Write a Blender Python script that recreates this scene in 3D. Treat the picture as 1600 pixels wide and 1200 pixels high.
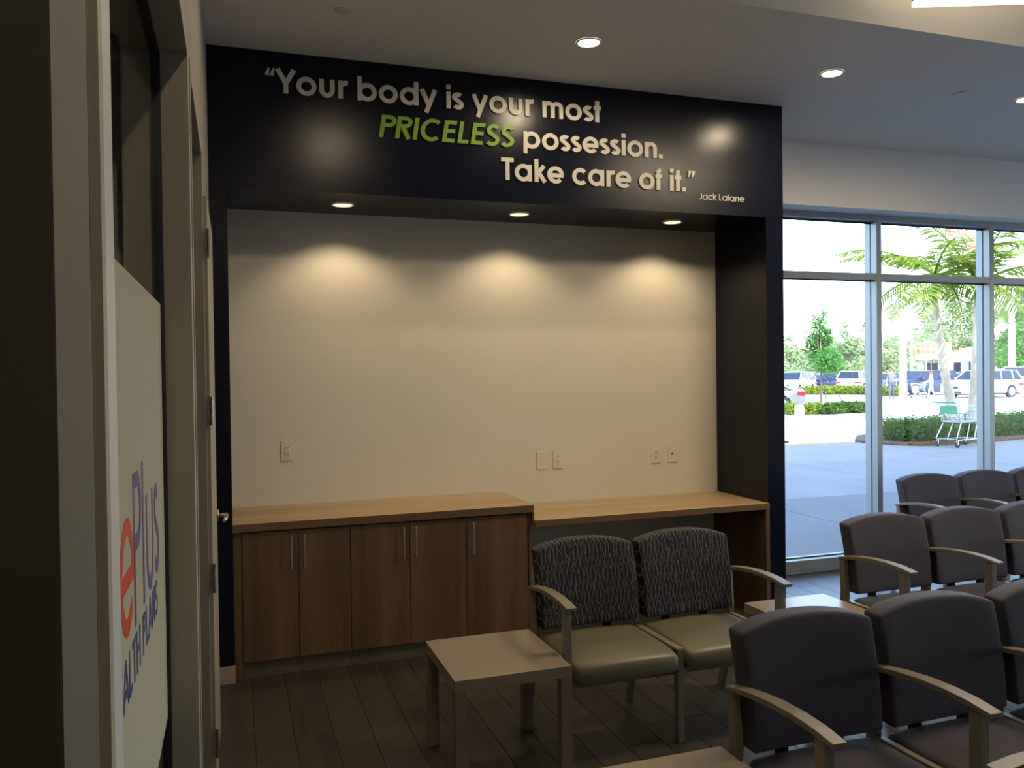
import bpy, bmesh, math, random
from mathutils import Vector, Matrix
R = math.radians
PI = math.pi
sc = bpy.context.scene
for o in list(bpy.data.objects): bpy.data.objects.remove(o, do_unlink=True)
col = sc.collection
random.seed(7)

# ---------------------------------------------------------------- camera
F_PX, YAW, PITCH, ROLL, EYE = 1289.77, .325453, -.013454, -.0126282, 1.75
fw = Vector((math.sin(YAW)*math.cos(PITCH), math.cos(YAW)*math.cos(PITCH), math.sin(PITCH)))
r0 = Vector((math.cos(YAW), -math.sin(YAW), 0)); u0 = r0.cross(fw)
rr = math.cos(ROLL)*r0 + math.sin(ROLL)*u0
uu = math.cos(ROLL)*u0 - math.sin(ROLL)*r0
cd = bpy.data.cameras.new('camera'); cam = bpy.data.objects.new('camera', cd); col.objects.link(cam)
cd.sensor_width = 36; cd.lens = F_PX/1600*36; cd.clip_end = 1000; cd.clip_start = .05
m = Matrix((rr, uu, -fw)).transposed().to_4x4(); m.translation = Vector((0, 0, EYE)); cam.matrix_world = m
sc.camera = cam

def ground(px, py, z=-.1):
    """point of the outdoor ground that the photograph shows at this pixel"""
    d = fw + rr*((px-800)/F_PX) - uu*((py-600)/F_PX)
    return Vector((0, 0, EYE)) + d*((z-EYE)/d.z)

# ---------------------------------------------------------------- world, sun, exposure
w = bpy.data.worlds.new('sky'); sc.world = w; w.use_nodes = True
nt = w.node_tree; bg = nt.nodes['Background']
sky = nt.nodes.new('ShaderNodeTexSky'); sky.sky_type = 'NISHITA'; sky.sun_disc = False
sky.sun_elevation = R(47); sky.sun_rotation = R(195); sky.air_density = 1.0; sky.dust_density = 1.5; sky.ozone_density = 1.2
nt.links.new(sky.outputs[0], bg.inputs[0]); bg.inputs[1].default_value = 1.3
sd = bpy.data.lights.new('sun', 'SUN'); sd.energy = 5.8; sd.angle = R(.6); sd.color = (1, .96, .88)
so = bpy.data.objects.new('sun', sd); col.objects.link(so)
sun_dir = Vector((math.sin(R(-15))*math.cos(R(47)), -math.cos(R(-15))*math.cos(R(47)), math.sin(R(47))))
so.rotation_euler = sun_dir.to_track_quat('Z', 'Y').to_euler(); so.location = (0, -20, 20)
vs = sc.view_settings; vs.view_transform = 'Standard'; vs.look = 'None'; vs.exposure = 0; vs.gamma = 1; vs.use_curve_mapping = False

NICHE_W, CEIL_W, TRAY_W = 21, 29, 55
WARM = (1, .79, .51)
def spot(name, loc, watts, size, blend, color=WARM, radius=.05):
    l = bpy.data.lights.new(name, 'SPOT'); l.energy = watts; l.spot_size = R(size); l.spot_blend = blend
    l.color = color; l.shadow_soft_size = radius
    o = bpy.data.objects.new(name, l); o.location = loc; col.objects.link(o); return o

# ---------------------------------------------------------------- materials
def mat(name, base=(.5, .5, .5), rough=.6, metal=0., coat=0., bump=None, var=None, spec=.5, coat_rough=.1):
    """principled; bump=(scale,strength); var=(scale,amount) soft colour variation"""
    m = bpy.data.materials.new(name); m.use_nodes = True; n = m.node_tree; b = n.nodes['Principled BSDF']
    b.inputs['Base Color'].default_value = (*base, 1); b.inputs['Roughness'].default_value = rough
    b.inputs['Metallic'].default_value = metal; b.inputs['Coat Weight'].default_value = coat
    b.inputs['Coat Roughness'].default_value = coat_rough; b.inputs['Specular IOR Level'].default_value = spec
    tc = n.nodes.new('ShaderNodeTexCoord')
    if var:
        t = n.nodes.new('ShaderNodeTexNoise'); t.inputs['Scale'].default_value = var[0]; t.inputs['Detail'].default_value = 4
        n.links.new(tc.outputs['Object'], t.inputs['Vector'])
        cr = n.nodes.new('ShaderNodeMapRange'); cr.inputs[3].default_value = 1-var[1]; cr.inputs[4].default_value = 1+var[1]
        cr.inputs[1].default_value = .3; cr.inputs[2].default_value = .7
        mx = n.nodes.new('ShaderNodeVectorMath'); mx.operation = 'SCALE'; mx.inputs[0].default_value = base
        n.links.new(t.outputs[0], cr.inputs[0]); n.links.new(cr.outputs[0], mx.inputs['Scale']); n.links.new(mx.outputs[0], b.inputs['Base Color'])
    if bump:
        t = n.nodes.new('ShaderNodeTexNoise'); t.inputs['Scale'].default_value = bump[0]; t.inputs['Detail'].default_value = 5
        n.links.new(tc.outputs['Object'], t.inputs['Vector'])
        bp = n.nodes.new('ShaderNodeBump'); bp.inputs['Strength'].default_value = bump[1]; bp.inputs['Distance'].default_value = .01
        n.links.new(t.outputs[0], bp.inputs['Height']); n.links.new(bp.outputs[0], b.inputs['Normal'])
    return m

def wood(name, dark, light, axis, rough=.45, scale=9, rnd=False, stretch=.07, space='Object'):
    """laminate grain running along one axis"""
    m = bpy.data.materials.new(name); m.use_nodes = True; n = m.node_tree; b = n.nodes['Principled BSDF']
    b.inputs['Roughness'].default_value = rough
    tc = n.nodes.new('ShaderNodeTexCoord'); mp = n.nodes.new('ShaderNodeMapping')
    s = [1, 1, 1]; s[axis] = stretch; mp.inputs['Scale'].default_value = s
    n.links.new(tc.outputs[space], mp.inputs['Vector'])
    src = mp.outputs[0]
    if rnd:
        oi = n.nodes.new('ShaderNodeObjectInfo'); sca = n.nodes.new('ShaderNodeVectorMath'); sca.operation = 'SCALE'
        sca.inputs[0].default_value = (13, 7, 5); n.links.new(oi.outputs['Random'], sca.inputs['Scale'])
        ad = n.nodes.new('ShaderNodeVectorMath'); n.links.new(mp.outputs[0], ad.inputs[0]); n.links.new(sca.outputs[0], ad.inputs[1]); src = ad.outputs[0]
    t1 = n.nodes.new('ShaderNodeTexNoise'); t1.inputs['Scale'].default_value = scale; t1.inputs['Detail'].default_value = 6; t1.inputs['Distortion'].default_value = .6
    t2 = n.nodes.new('ShaderNodeTexNoise'); t2.inputs['Scale'].default_value = scale*11; t2.inputs['Detail'].default_value = 3
    n.links.new(src, t1.inputs['Vector']); n.links.new(src, t2.inputs['Vector'])
    ma = n.nodes.new('ShaderNodeMath'); ma.operation = 'MULTIPLY_ADD'; ma.inputs[1].default_value = .35
    n.links.new(t2.outputs[0], ma.inputs[0]); n.links.new(t1.outputs[0], ma.inputs[2])
    last = ma.outputs[0]
    if rnd:
        m3 = n.nodes.new('ShaderNodeMath'); m3.operation = 'MULTIPLY_ADD'; m3.inputs[1].default_value = .22
        n.links.new(oi.outputs['Random'], m3.inputs[0]); n.links.new(last, m3.inputs[2]); last = m3.outputs[0]
    cr = n.nodes.new('ShaderNodeValToRGB'); cr.color_ramp.elements[0].position = .45; cr.color_ramp.elements[1].position = .95
    cr.color_ramp.elements[0].color = (*dark, 1); cr.color_ramp.elements[1].color = (*light, 1)
    n.links.new(last, cr.inputs[0]); n.links.new(cr.outputs[0], b.inputs['Base Color'])
    bp = n.nodes.new('ShaderNodeBump'); bp.inputs['Strength'].default_value = .12; bp.inputs['Distance'].default_value = .003
    n.links.new(last, bp.inputs['Height']); n.links.new(bp.outputs[0], b.inputs['Normal'])
    return m

def emit(name, color, strength):
    m = bpy.data.materials.new(name); m.use_nodes = True; n = m.node_tree; n.nodes.clear()
    e = n.nodes.new('ShaderNodeEmission'); o = n.nodes.new('ShaderNodeOutputMaterial')
    e.inputs[0].default_value = (*color, 1); e.inputs[1].default_value = strength; n.links.new(e.outputs[0], o.inputs[0]); return m

def glass(name, tint=(.97, .99, 1), rough=0.0, ior=1.27):
    m = bpy.data.materials.new(name); m.use_nodes = True; n = m.node_tree; n.nodes.clear()
    o = n.nodes.new('ShaderNodeOutputMaterial'); t = n.nodes.new('ShaderNodeBsdfTransparent'); g = n.nodes.new('ShaderNodeBsdfGlossy')
    t.inputs[0].default_value = (*tint, 1); g.inputs['Roughness'].default_value = rough
    f = n.nodes.new('ShaderNodeFresnel'); f.inputs[0].default_value = ior
    x = n.nodes.new('ShaderNodeMixShader'); ge = n.nodes.new('ShaderNodeNewGeometry'); ml = n.nodes.new('ShaderNodeMath'); ml.operation = 'MULTIPLY_ADD'; ml.inputs[1].default_value = -1
    f2 = n.nodes.new('ShaderNodeMath'); f2.operation = 'MULTIPLY'; ml.inputs[2].default_value = 1
    n.links.new(ge.outputs['Backfacing'], ml.inputs[0]); n.links.new(f.outputs[0], f2.inputs[0]); n.links.new(ml.outputs[0], f2.inputs[1])
    n.links.new(f2.outputs[0], x.inputs[0]); n.links.new(t.outputs[0], x.inputs[1]); n.links.new(g.outputs[0], x.inputs[2])
    n.links.new(x.outputs[0], o.inputs[0]); return m

def leafmat(name, c1, c2, trans=.35):
    m = bpy.data.materials.new(name); m.use_nodes = True; n = m.node_tree; n.nodes.clear()
    o = n.nodes.new('ShaderNodeOutputMaterial'); d = n.nodes.new('ShaderNodeBsdfDiffuse'); t = n.nodes.new('ShaderNodeBsdfTranslucent')
    tc = n.nodes.new('ShaderNodeTexCoord'); ns = n.nodes.new('ShaderNodeTexNoise'); ns.inputs['Scale'].default_value = 3.1; ns.inputs['Detail'].default_value = 3
    n.links.new(tc.outputs['Object'], ns.inputs['Vector'])
    cr = n.nodes.new('ShaderNodeValToRGB'); cr.color_ramp.elements[0].position = .35; cr.color_ramp.elements[1].position = .65
    cr.color_ramp.elements[0].color = (*c1, 1); cr.color_ramp.elements[1].color = (*c2, 1)
    n.links.new(ns.outputs[0], cr.inputs[0]); n.links.new(cr.outputs[0], d.inputs[0]); n.links.new(cr.outputs[0], t.inputs[0])
    x = n.nodes.new('ShaderNodeMixShader'); x.inputs[0].default_value = trans
    n.links.new(d.outputs[0], x.inputs[1]); n.links.new(t.outputs[0], x.inputs[2]); n.links.new(x.outputs[0], o.inputs[0]); return m

def weave_pattern():
    """dark upholstery woven with crossing wavy grey lines (object coordinates, metres)"""
    m = bpy.data.materials.new('wavy_line_fabric'); m.use_nodes = True; n = m.node_tree; b = n.nodes['Principled BSDF']
    b.inputs['Roughness'].default_value = .8
    tc = n.nodes.new('ShaderNodeTexCoord'); sp = n.nodes.new('ShaderNodeSeparateXYZ'); n.links.new(tc.outputs['Object'], sp.inputs[0])
    def M(op, a, b_=None, c=None):
        k = n.nodes.new('ShaderNodeMath'); k.operation = op
        for i, v in enumerate((a, b_, c)):
            if v is None: continue
            if isinstance(v, (int, float)): k.inputs[i].default_value = v
            else: n.links.new(v, k.inputs[i])
        return k.outputs[0]
    ns = n.nodes.new('ShaderNodeTexNoise'); ns.inputs['Scale'].default_value = 14; ns.inputs['Detail'].default_value = 1
    mp = n.nodes.new('ShaderNodeMapping'); mp.inputs['Scale'].default_value = (3.5, 1, .45); n.links.new(tc.outputs['Object'], mp.inputs[0]); n.links.new(mp.outputs[0], ns.inputs[0])
    jit = M('MULTIPLY', M('SUBTRACT', ns.outputs[0], .5), .7)
    line = None
    for k, (per, amp, wl, ph) in enumerate(((.022, .55, .22, 0.), (.022, -.55, .24, .6), (.034, .5, .30, 2.))):
        wv = M('MULTIPLY', M('SINE', M('MULTIPLY_ADD', sp.outputs[2], 2*PI/wl, ph)), amp)
        t = M('ADD', M('ADD', M('MULTIPLY', sp.outputs[0], 1/per), wv), jit)
        fr = M('ABSOLUTE', M('SUBTRACT', M('FRACT', t), .5))
        l = M('LESS_THAN', fr, .042 if k < 2 else .03)
        line = l if line is None else M('MAXIMUM', line, l)
    mx = n.nodes.new('ShaderNodeMix'); mx.data_type = 'RGBA'; mx.inputs[6].default_value = (.007, .0075, .011, 1); mx.inputs[7].default_value = (.15, .15, .155, 1)
    n.links.new(line, mx.inputs[0]); n.links.new(mx.outputs[2], b.inputs['Base Color']); return m

M = {}
M['cream'] = mat('cream_wall_paint', (.70, .65, .55), .75, bump=(180, .05))
M['ceiling'] = mat('ceiling_paint', (.82, .81, .79), .85, bump=(120, .04))
M['navy'] = mat('navy_semigloss_paint', (.0045, .0065, .018), .25, bump=(160, .06), spec=.27)
M['greige'] = mat('greige_wall_paint', (.30, .275, .225), .75, bump=(150, .05))
M['darkwall'] = mat('flat_dark_brown', (.07, .06, .04), .8)  # near wall end is one flat dark brown
M['frame'] = mat('beige_door_frame_paint', (.36, .32, .25), .5)
M['stile'] = mat('pale_window_lit_frame', (.62, .60, .55), .4)  # paler than the frame: window light on the stile put into the colour
M['baseboard'] = mat('vinyl_baseboard', (.40, .33, .25), .5)
M['floorbase'] = mat('floor_underlay', (.035, .032, .028), .6, var=(3, .2))
M['plank'] = wood('grey_oak_plank', (.026, .0215, .016), (.060, .051, .039), 1, rough=.42, scale=10, rnd=True)
M['counter'] = wood('light_oak_laminate', (.34, .225, .11), (.50, .36, .20), 0, rough=.4, scale=9)
M['fascia'] = wood('brown_oak_edge', (.13, .065, .028), (.19, .10, .045), 0, rough=.45, scale=9)
M['door'] = wood('walnut_laminate', (.085, .043, .020), (.20, .11, .052), 2, rough=.5, scale=8)
M['door_h'] = wood('shelf_panel_laminate', (.10, .055, .03), (.18, .10, .052), 2, rough=.5, scale=8)
M['gap'] = mat('black_gap', (.006, .005, .004), .8)
M['kick'] = mat('toe_kick', (.13, .105, .075), .6, var=(6, .15))
M['nickel'] = mat('brushed_nickel', (.62, .57, .48), .28, 1)
M['plate'] = mat('ivory_plate_plastic', (.72, .66, .54), .35)
M['slot'] = mat('slot_black', (.03, .02, .015), .6)
M['red'] = mat('red_plastic', (.35, .02, .01), .4)
M['frost'] = None
M['letter'] = mat('pale_letter', (.70, .665, .60), .5)
M['green'] = mat('green_letter', (.22, .42, .02), .5)
M['orange_vinyl'] = mat('orange_vinyl', (.65, .07, .018), .5)
M['purple_vinyl'] = mat('purple_vinyl', (.12, .08, .22), .5)
M['blue_vinyl'] = mat('blue_vinyl', (.06, .07, .20), .5)
M['chairframe'] = mat('champagne_chair_frame', (.27, .235, .18), .42, .25, bump=(300, .03))
M['darkfabric'] = mat('aubergine_fabric', (.050, .042, .060), .70, bump=(900, .25), spec=.35)
M['darkfabric'].node_tree.nodes['Principled BSDF'].inputs['Sheen Weight'].default_value = .10
M['olivevinyl'] = mat('olive_vinyl', (.155, .138, .085), .40, bump=(350, .06))
M['pattern'] = weave_pattern()
M['table'] = mat('taupe_laminate', (.30, .235, .17), .30, var=(2.5, .05))
M['tableleg'] = mat('taupe_leg', (.22, .17, .125), .5)
M['blackleg'] = mat('shaded_brown', (.17, .13, .10), .5)
M['alu'] = mat('window_aluminium', (.27, .30, .32), .38, .35)
M['gasket'] = mat('black_gasket', (.02, .02, .03), .5)
M['glass'] = glass('window_glass')
M['glass_coated'] = glass('coated_clear_glass', ior=1.02)
M['lamp'] = emit('downlight_lens', (1, .84, .62), 22)
M['lamp_niche'] = emit('niche_downlight_lens', (1, .80, .50), 1.6)
M['tray'] = emit('panel_light', (1, .86, .62), 4.5)
M['trim'] = mat('white_metal_trim', (.7, .68, .64), .4)
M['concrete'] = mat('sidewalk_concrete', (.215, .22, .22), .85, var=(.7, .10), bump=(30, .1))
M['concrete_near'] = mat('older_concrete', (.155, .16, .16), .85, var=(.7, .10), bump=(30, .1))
M['curb'] = mat('tan_curb', (.42, .30, .14), .85)
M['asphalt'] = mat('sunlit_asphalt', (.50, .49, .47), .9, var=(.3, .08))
M['mulch'] = mat('bark_mulch', (.10, .07, .05), .95, var=(25, .5), bump=(40, .8))
M['white'] = mat('white_paint', (.80, .80, .78), .4)
M['bollard'] = mat('white_bollard_paint', (.78, .80, .80), .5)
M['trunk'] = mat('palm_trunk', (.48, .42, .33), .9, var=(7, .25), bump=(20, .6))
M['bark'] = mat('bark', (.16, .12, .09), .9, bump=(20, .6))
M['palmleaf'] = leafmat('palm_leaf', (.12, .22, .04), (.30, .36, .06), .45)
M['palmold'] = leafmat('palm_leaf_brown', (.25, .14, .05), (.35, .22, .10), .3)
M['crownshaft'] = mat('crownshaft_green', (.20, .30, .08), .5)
M['hedge'] = leafmat('hedge_leaf', (.045, .10, .022), (.12, .20, .045))
M['shrub'] = leafmat('shrub_leaf', (.10, .20, .03), (.30, .34, .04))
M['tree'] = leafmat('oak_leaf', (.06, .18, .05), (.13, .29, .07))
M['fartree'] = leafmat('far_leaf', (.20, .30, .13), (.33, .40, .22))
M['chrome'] = mat('cart_metal', (.55, .57, .58), .3, .9)
M['cartgreen'] = mat('green_plastic', (.03, .28, .12), .4)
M['tyre'] = mat('tyre_rubber', (.02, .02, .022), .8)
M['hub'] = mat('wheel_alloy', (.55, .56, .58), .3, .8)
M['carglass'] = mat('car_glass', (.02, .03, .05), .12, spec=.3)
M['headlight'] = mat('headlight_lens', (.75, .78, .80), .1)
M['taillight'] = mat('taillight_lens', (.60, .02, .02), .2)
M['grille'] = mat('grille_black', (.02, .02, .025), .4)
M['skin'] = mat('skin', (.45, .26, .18), .6)
M['hair'] = mat('brown_hair', (.10, .05, .03), .7)
M['tshirt'] = mat('grey_tshirt', (.13, .115, .10), .9)
M['jeans'] = mat('blue_jeans', (.06, .07, .10), .9)
M['whitecloth'] = mat('white_cloth', (.75, .75, .75), .9)
M['shoe'] = mat('shoe', (.06, .05, .05), .7)
M['store'] = mat('store_stucco', (.65, .62, .55), .8)
M['redsign'] = mat('orange_red_sign', (.65, .13, .04), .5)
M['roof'] = mat('terracotta_trim', (.5, .16, .08), .7)
M['sign'] = mat('pale_blue_sign', (.35, .60, .65), .4)
M['facade'] = mat('facade_stucco', (.5, .47, .42), .85)

# frosted film: diffuse front with some light coming through
fm = bpy.data.materials.new('frosted_film'); fm.use_nodes = True; n = fm.node_tree; n.nodes.clear()
o_ = n.nodes.new('ShaderNodeOutputMaterial'); d_ = n.nodes.new('ShaderNodeBsdfDiffuse'); t_ = n.nodes.new('ShaderNodeBsdfTranslucent'); x_ = n.nodes.new('ShaderNodeMixShader')
d_.inputs[0].default_value = (.55, .50, .38, 1); t_.inputs[0].default_value = (.6, .6, .5, 1); x_.inputs[0].default_value = .25
n.links.new(d_.outputs[0], x_.inputs[1]); n.links.new(t_.outputs[0], x_.inputs[2]); n.links.new(x_.outputs[0], o_.inputs[0]); M['frost'] = fm

# ---------------------------------------------------------------- helpers
def tag(o, label=None, cat=None, group=None, kind=None):
    if label: o['label'] = label
    if cat: o['category'] = cat
    if group: o['group'] = group
    if kind: o['kind'] = kind
    return o
def obj(name, bm, m, parent=None, smooth=False, bevel=0, label=None):
    me = bpy.data.meshes.new(name)
    if bevel: bmesh.ops.bevel(bm, geom=list(bm.edges), offset=bevel, segments=2, affect='EDGES', profile=.6, clamp_overlap=True)
    bm.to_mesh(me); bm.free()
    me.materials.append(m)
    if smooth:
        for p in me.polygons: p.use_smooth = True
    o = bpy.data.objects.new(name, me); col.objects.link(o)
    if parent: o.parent = parent
    if label: o['label'] = label
    return o
def pyobj(name, vs_, fs_, m, parent=None, smooth=False):
    me = bpy.data.meshes.new(name); me.from_pydata(vs_, [], fs_); me.materials.append(m)
    if smooth:
        for p in me.polygons: p.use_smooth = True
    o = bpy.data.objects.new(name, me); col.objects.link(o)
    if parent: o.parent = parent
    return o
def thing(name, label, cat, loc=(0, 0, 0), rz=0, group=None):
    o = bpy.data.objects.new(name, None); o.empty_display_size = .1; col.objects.link(o)
    o.location = loc; o.rotation_euler = (0, 0, rz); return tag(o, label, cat, group)
def struct(name, bm, m, **k):
    o = obj(name, bm, m, **k); o['kind'] = 'structure'; return o
def box(bm, x0, x1, y0, y1, z0, z1):
    v = [bm.verts.new(p) for p in ((x0,y0,z0),(x1,y0,z0),(x1,y1,z0),(x0,y1,z0),(x0,y0,z1),(x1,y0,z1),(x1,y1,z1),(x0,y1,z1))]
    for f in ((0,3,2,1),(4,5,6,7),(0,1,5,4),(1,2,6,5),(2,3,7,6),(3,0,4,7)): bm.faces.new([v[i] for i in f])
    return bm
def B(*bs):
    bm = bmesh.new()
    for b in bs: box(bm, *b)
    return bm
def cyl(bm, p0, p1, ra, rb=None, seg=16, caps=True):
    p0 = Vector(p0); p1 = Vector(p1); rb = ra if rb is None else rb
    d = (p1-p0).normalized(); a = d.orthogonal().normalized(); b = d.cross(a)
    rings = []
    for p, r_ in ((p0, ra), (p1, rb)):
        rings.append([bm.verts.new(p+(a*math.cos(2*PI*i/seg)+b*math.sin(2*PI*i/seg))*r_) for i in range(seg)])
    for i in range(seg):
        j = (i+1) % seg; bm.faces.new((rings[0][i], rings[0][j], rings[1][j], rings[1][i]))
    if caps: bm.faces.new(rings[0][::-1]); bm.faces.new(rings[1])
    return bm
def tube(bm, pts, r_, seg=8):
    """tube along points; r_ number or list"""
    pts = [Vector(p) for p in pts]; rings = []
    n_ = len(pts); a = None
    for i, p in enumerate(pts):
        d = (pts[min(i+1, n_-1)]-pts[max(i-1, 0)]).normalized()
        if a is None: a = d.orthogonal().normalized()
        a = (a-d*a.dot(d)).normalized(); b = d.cross(a)
        q = r_[i] if isinstance(r_, (list, tuple)) else r_
        rings.append([bm.verts.new(p+(a*math.cos(2*PI*k/seg)+b*math.sin(2*PI*k/seg))*q) for k in range(seg)])
    for A_, B_ in zip(rings, rings[1:]):
        for k in range(seg): j = (k+1) % seg; bm.faces.new((A_[k], A_[j], B_[j], B_[k]))
    bm.faces.new(rings[0][::-1]); bm.faces.new(rings[-1]); return bm
def sweep_rect(bm, path, wd, th):
    """rectangular bar (width along x) swept along a path in the yz plane; path (y,z), x centre given"""
    rings = []
    n_ = len(path)
    for i, (x, y, z) in enumerate(path):
        a = path[max(i-1, 0)]; b = path[min(i+1, n_-1)]
        d = Vector((0, b[1]-a[1], b[2]-a[2])).normalized(); nrm = Vector((0, -d.z, d.y))
        q = wd[i] if isinstance(wd, (list, tuple)) else wd; t = th[i] if isinstance(th, (list, tuple)) else th
        c = Vector((x, y, z))
        rings.append([bm.verts.new(c+Vector((sx*q/2, 0, 0))+nrm*(sn*t/2)) for sx, sn in ((-1,-1),(1,-1),(1,1),(-1,1))])
    for A_, B_ in zip(rings, rings[1:]):
        for k in range(4): j = (k+1) % 4; bm.faces.new((A_[k], A_[j], B_[j], B_[k]))
    bm.faces.new(rings[0][::-1]); bm.faces.new(rings[-1]); return bm
def prism(bm, poly, y0, y1):
    """extrude an (x,z) outline between two y"""
    a = [bm.verts.new((x, y0, z)) for x, z in poly]; b = [bm.verts.new((x, y1, z)) for x, z in poly]
    n_ = len(poly); bm.faces.new(a); bm.faces.new(b[::-1])
    for i in range(n_): j = (i+1) % n_; bm.faces.new((a[j], a[i], b[i], b[j]))
    bmesh.ops.recalc_face_normals(bm, faces=bm.faces); return bm
def rounded(sx, sy, sz, r_, nx=8, ny=6, nz=4, fn=None):
    """box with rounded edges and corners, centred, then deformed by fn(Vector)"""
    def ticks(h, n_):
        e = [h-r_+r_*math.sin(PI/2*k/3) for k in (1, 2, 3)]
        mid = [-(h-r_)+2*(h-r_)*i/n_ for i in range(n_+1)]
        return sorted([-v for v in e]+mid+e)
    X, Y, Z = ticks(sx/2, nx), ticks(sy/2, ny), ticks(sz/2, nz)
    bm = bmesh.new(); cache = {}
    def V(x, y, z):
        k = (round(x, 5), round(y, 5), round(z, 5))
        if k not in cache:
            q = Vector((x, y, z)); inn = Vector([max(-(h/2-r_), min(h/2-r_, c)) for c, h in zip(q, (sx, sy, sz))])
            d = q-inn
            p = inn+d.normalized()*r_ if d.length > 1e-7 else q
            if fn: p = fn(p)
            cache[k] = bm.verts.new(p)
        return cache[k]
    for (A_, B_, mk, flip) in ((X, Y, lambda a, b: (a, b, Z[0]), 1), (X, Y, lambda a, b: (a, b, Z[-1]), 0), (X, Z, lambda a, b: (a, Y[0], b), 0),
                               (X, Z, lambda a, b: (a, Y[-1], b), 1), (Y, Z, lambda a, b: (X[0], a, b), 1), (Y, Z, lambda a, b: (X[-1], a, b), 0)):
        for i in range(len(A_)-1):
            for j in range(len(B_)-1):
                q = [V(*mk(A_[i], B_[j])), V(*mk(A_[i+1], B_[j])), V(*mk(A_[i+1], B_[j+1])), V(*mk(A_[i], B_[j+1]))]
                bm.faces.new(q[::-1] if flip else q)
    return bm
def copy_tree(o, parent=None):
    c = o.copy(); col.objects.link(c)
    if parent: c.parent = parent
    for ch in list(o.children): copy_tree(ch, c)
    return c

# ================================================================ THE ROOM
YF, YN, XL, XR = 4.954, 5.604, -.115, 3.72
NX0, NX1, CZ, SZ = -.019, 3.577, 3.616, 2.825
# floor: slab plus real planks
fl = struct('floor', B((-3, 13, -3, 6.05, -.12, -.004)), M['floorbase'])
pw, pl = .1825, 1.22
pm = B((0, pw-.0025, 0, pl-.0025, -.006, 0)); 
bmesh.ops.bevel(pm, geom=[e for e in pm.edges if all(v.co.z > -.001 for v in e.verts)], offset=.0012, segments=1, affect='EDGES')
first = obj('plank', pm, M['plank'], fl)
k = 0; rng = random.Random(3)
for i in range(38):
    off = rng.random()*pl
    y = -.2-off if i > 8 else .9-off
    while y < 5.88 and k < 299:
        if y+pl > 1.0:
            xx = -.11+i*pw
            o = first if k == 0 else first.copy()
            if k: col.objects.link(o); o.parent = fl
            o.location = (xx, y, 0); k += 1
            if y+pl > 5.885: o.scale = (1, max(.05, (5.885-y)/pl), 1)
            if xx < 3.6 and y+pl > YN-.02: o.scale = (1, max(.05, (YN-.02-y)/pl), 1)
        y += pl
        if xx < 3.6 and y > YN-.1: break

# blue feature wall around the niche: piers and fascia
struct('wall_feature_left', B((XL, NX0, YF, YN+.1, 0, CZ)), M['navy'])
struct('wall_feature_right', B((NX1, XR, YF, 5.9, 0, CZ)), M['navy'])
struct('wall_feature_top', B((NX0, NX1, YF, YN+.1, SZ, CZ)), M['navy'])
struct('wall_niche', B((NX0, NX1, YN, YN+.12, 0, SZ)), M['cream'])
# window wall header and soffit
struct('wall_window', B((XR, 13, 5.67, 6.05, 3.10, CZ+.3), (XR, 4.10, 5.89, 6.04, 0, 3.1)), M['ceiling'])
# ceiling with the raised tray near the camera
struct('ceiling', B((-3, 13, 3.63, 6.05, CZ, CZ+.1), (-3, 1.0, -3, 3.63, CZ, CZ+.1), (1.0, 13, -3, .2, CZ, CZ+.1),
                    (.95, 13, .15, 3.7, CZ+.42, CZ+.5), (.95, 1.0, .2, 3.63, CZ+.1, CZ+.5), (1.0, 13, 3.63, 3.7, CZ+.1, CZ+.5), (.95, 13, .12, .2, CZ+.1, CZ+.5)), M['ceiling'])
# left wall with its two framed openings
OZ = 2.62
struct('wall_left', B((-.30, XL, 2.46, 2.56, 0, OZ), (-.30, XL, 3.50, YN, 0, OZ), (-.30, XL, .94, YN, OZ+.045, CZ),
                      (-.30, XL, 3.50, YN, OZ, OZ+.05)), M['greige'])
struct('wall_right', B((13, 13.15, -3, 6.05, 3.05, CZ+.5), (13, 13.15, -3, 6.05, 0, .10)), M['greige'])
w3 = struct('window_3', B((13.02, 13.13, -3, 5.88, .10, .15), (13.02, 13.13, -3, 5.88, 3.0, 3.05)), M['alu'])
for i in range(7):
    y = -3+1.47*i; obj('mullion', B((13.02, 13.13, y, y+.055, .1501, 2.9999)), M['alu'], w3)
    if i < 6: obj('glass_pane', B((13.07, 13.08, y+.0551, y+1.4699, .1501, 2.9999)), M['glass'], w3)
struct('wall_back', B((-3, 13, -3.15, -3, 0, CZ+.5)), M['greige'])
struct('wall_office', B((-3.1, -3, -3, 6.05, 0, CZ), (-3, -.30, 5.2, 5.3, 0, CZ)), M['greige'])
# near wall end that fills the left edge of the view
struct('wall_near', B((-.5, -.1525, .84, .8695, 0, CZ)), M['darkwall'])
# frames of the openings (glazed sidelight, then doorway)
t = struct('window_1', B((-.27, -.103, 2.40, 2.465, 0, OZ+.05), (-.27, -.103, .945, 2.40, OZ, OZ+.05), (-.23, -.14, .945, 2.40, 0, .09)), M['frame'], bevel=.002)
obj('window_stile', B((-.16, -.1145, .870, .94, 0, CZ)), M['stile'], t)
obj('window_frame', B((-.1225, -.1130, .845, .8695, 0, CZ)), M['frame'], t)
obj('window_frame', B((-.1520, -.1230, .843, .8695, 0, CZ)), M['stile'], t)
obj('glazing_channel', B((-.197, -.172, 2.385, 2.3995, .09, OZ), (-.197, -.172, .945, 2.385, OZ-.012, OZ-.0005)), M['gasket'], t)
obj('glass_pane', B((-.189, -.183, .945, 2.39, .09, OZ-.012)), M['glass_coated'], t)
obj('frosted_film', B((-.1825, -.181, .945, 2.383, .84, 1.945)), M['frost'], t)
d1 = struct('door_1', B((-.27, -.103, 3.45, 3.505, 0, OZ+.05), (-.27, -.103, 2.555, 3.45, OZ, OZ+.05), (-.27, -.103, 2.55, 2.575, 0, OZ)), M['frame'], bevel=.002)
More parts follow.
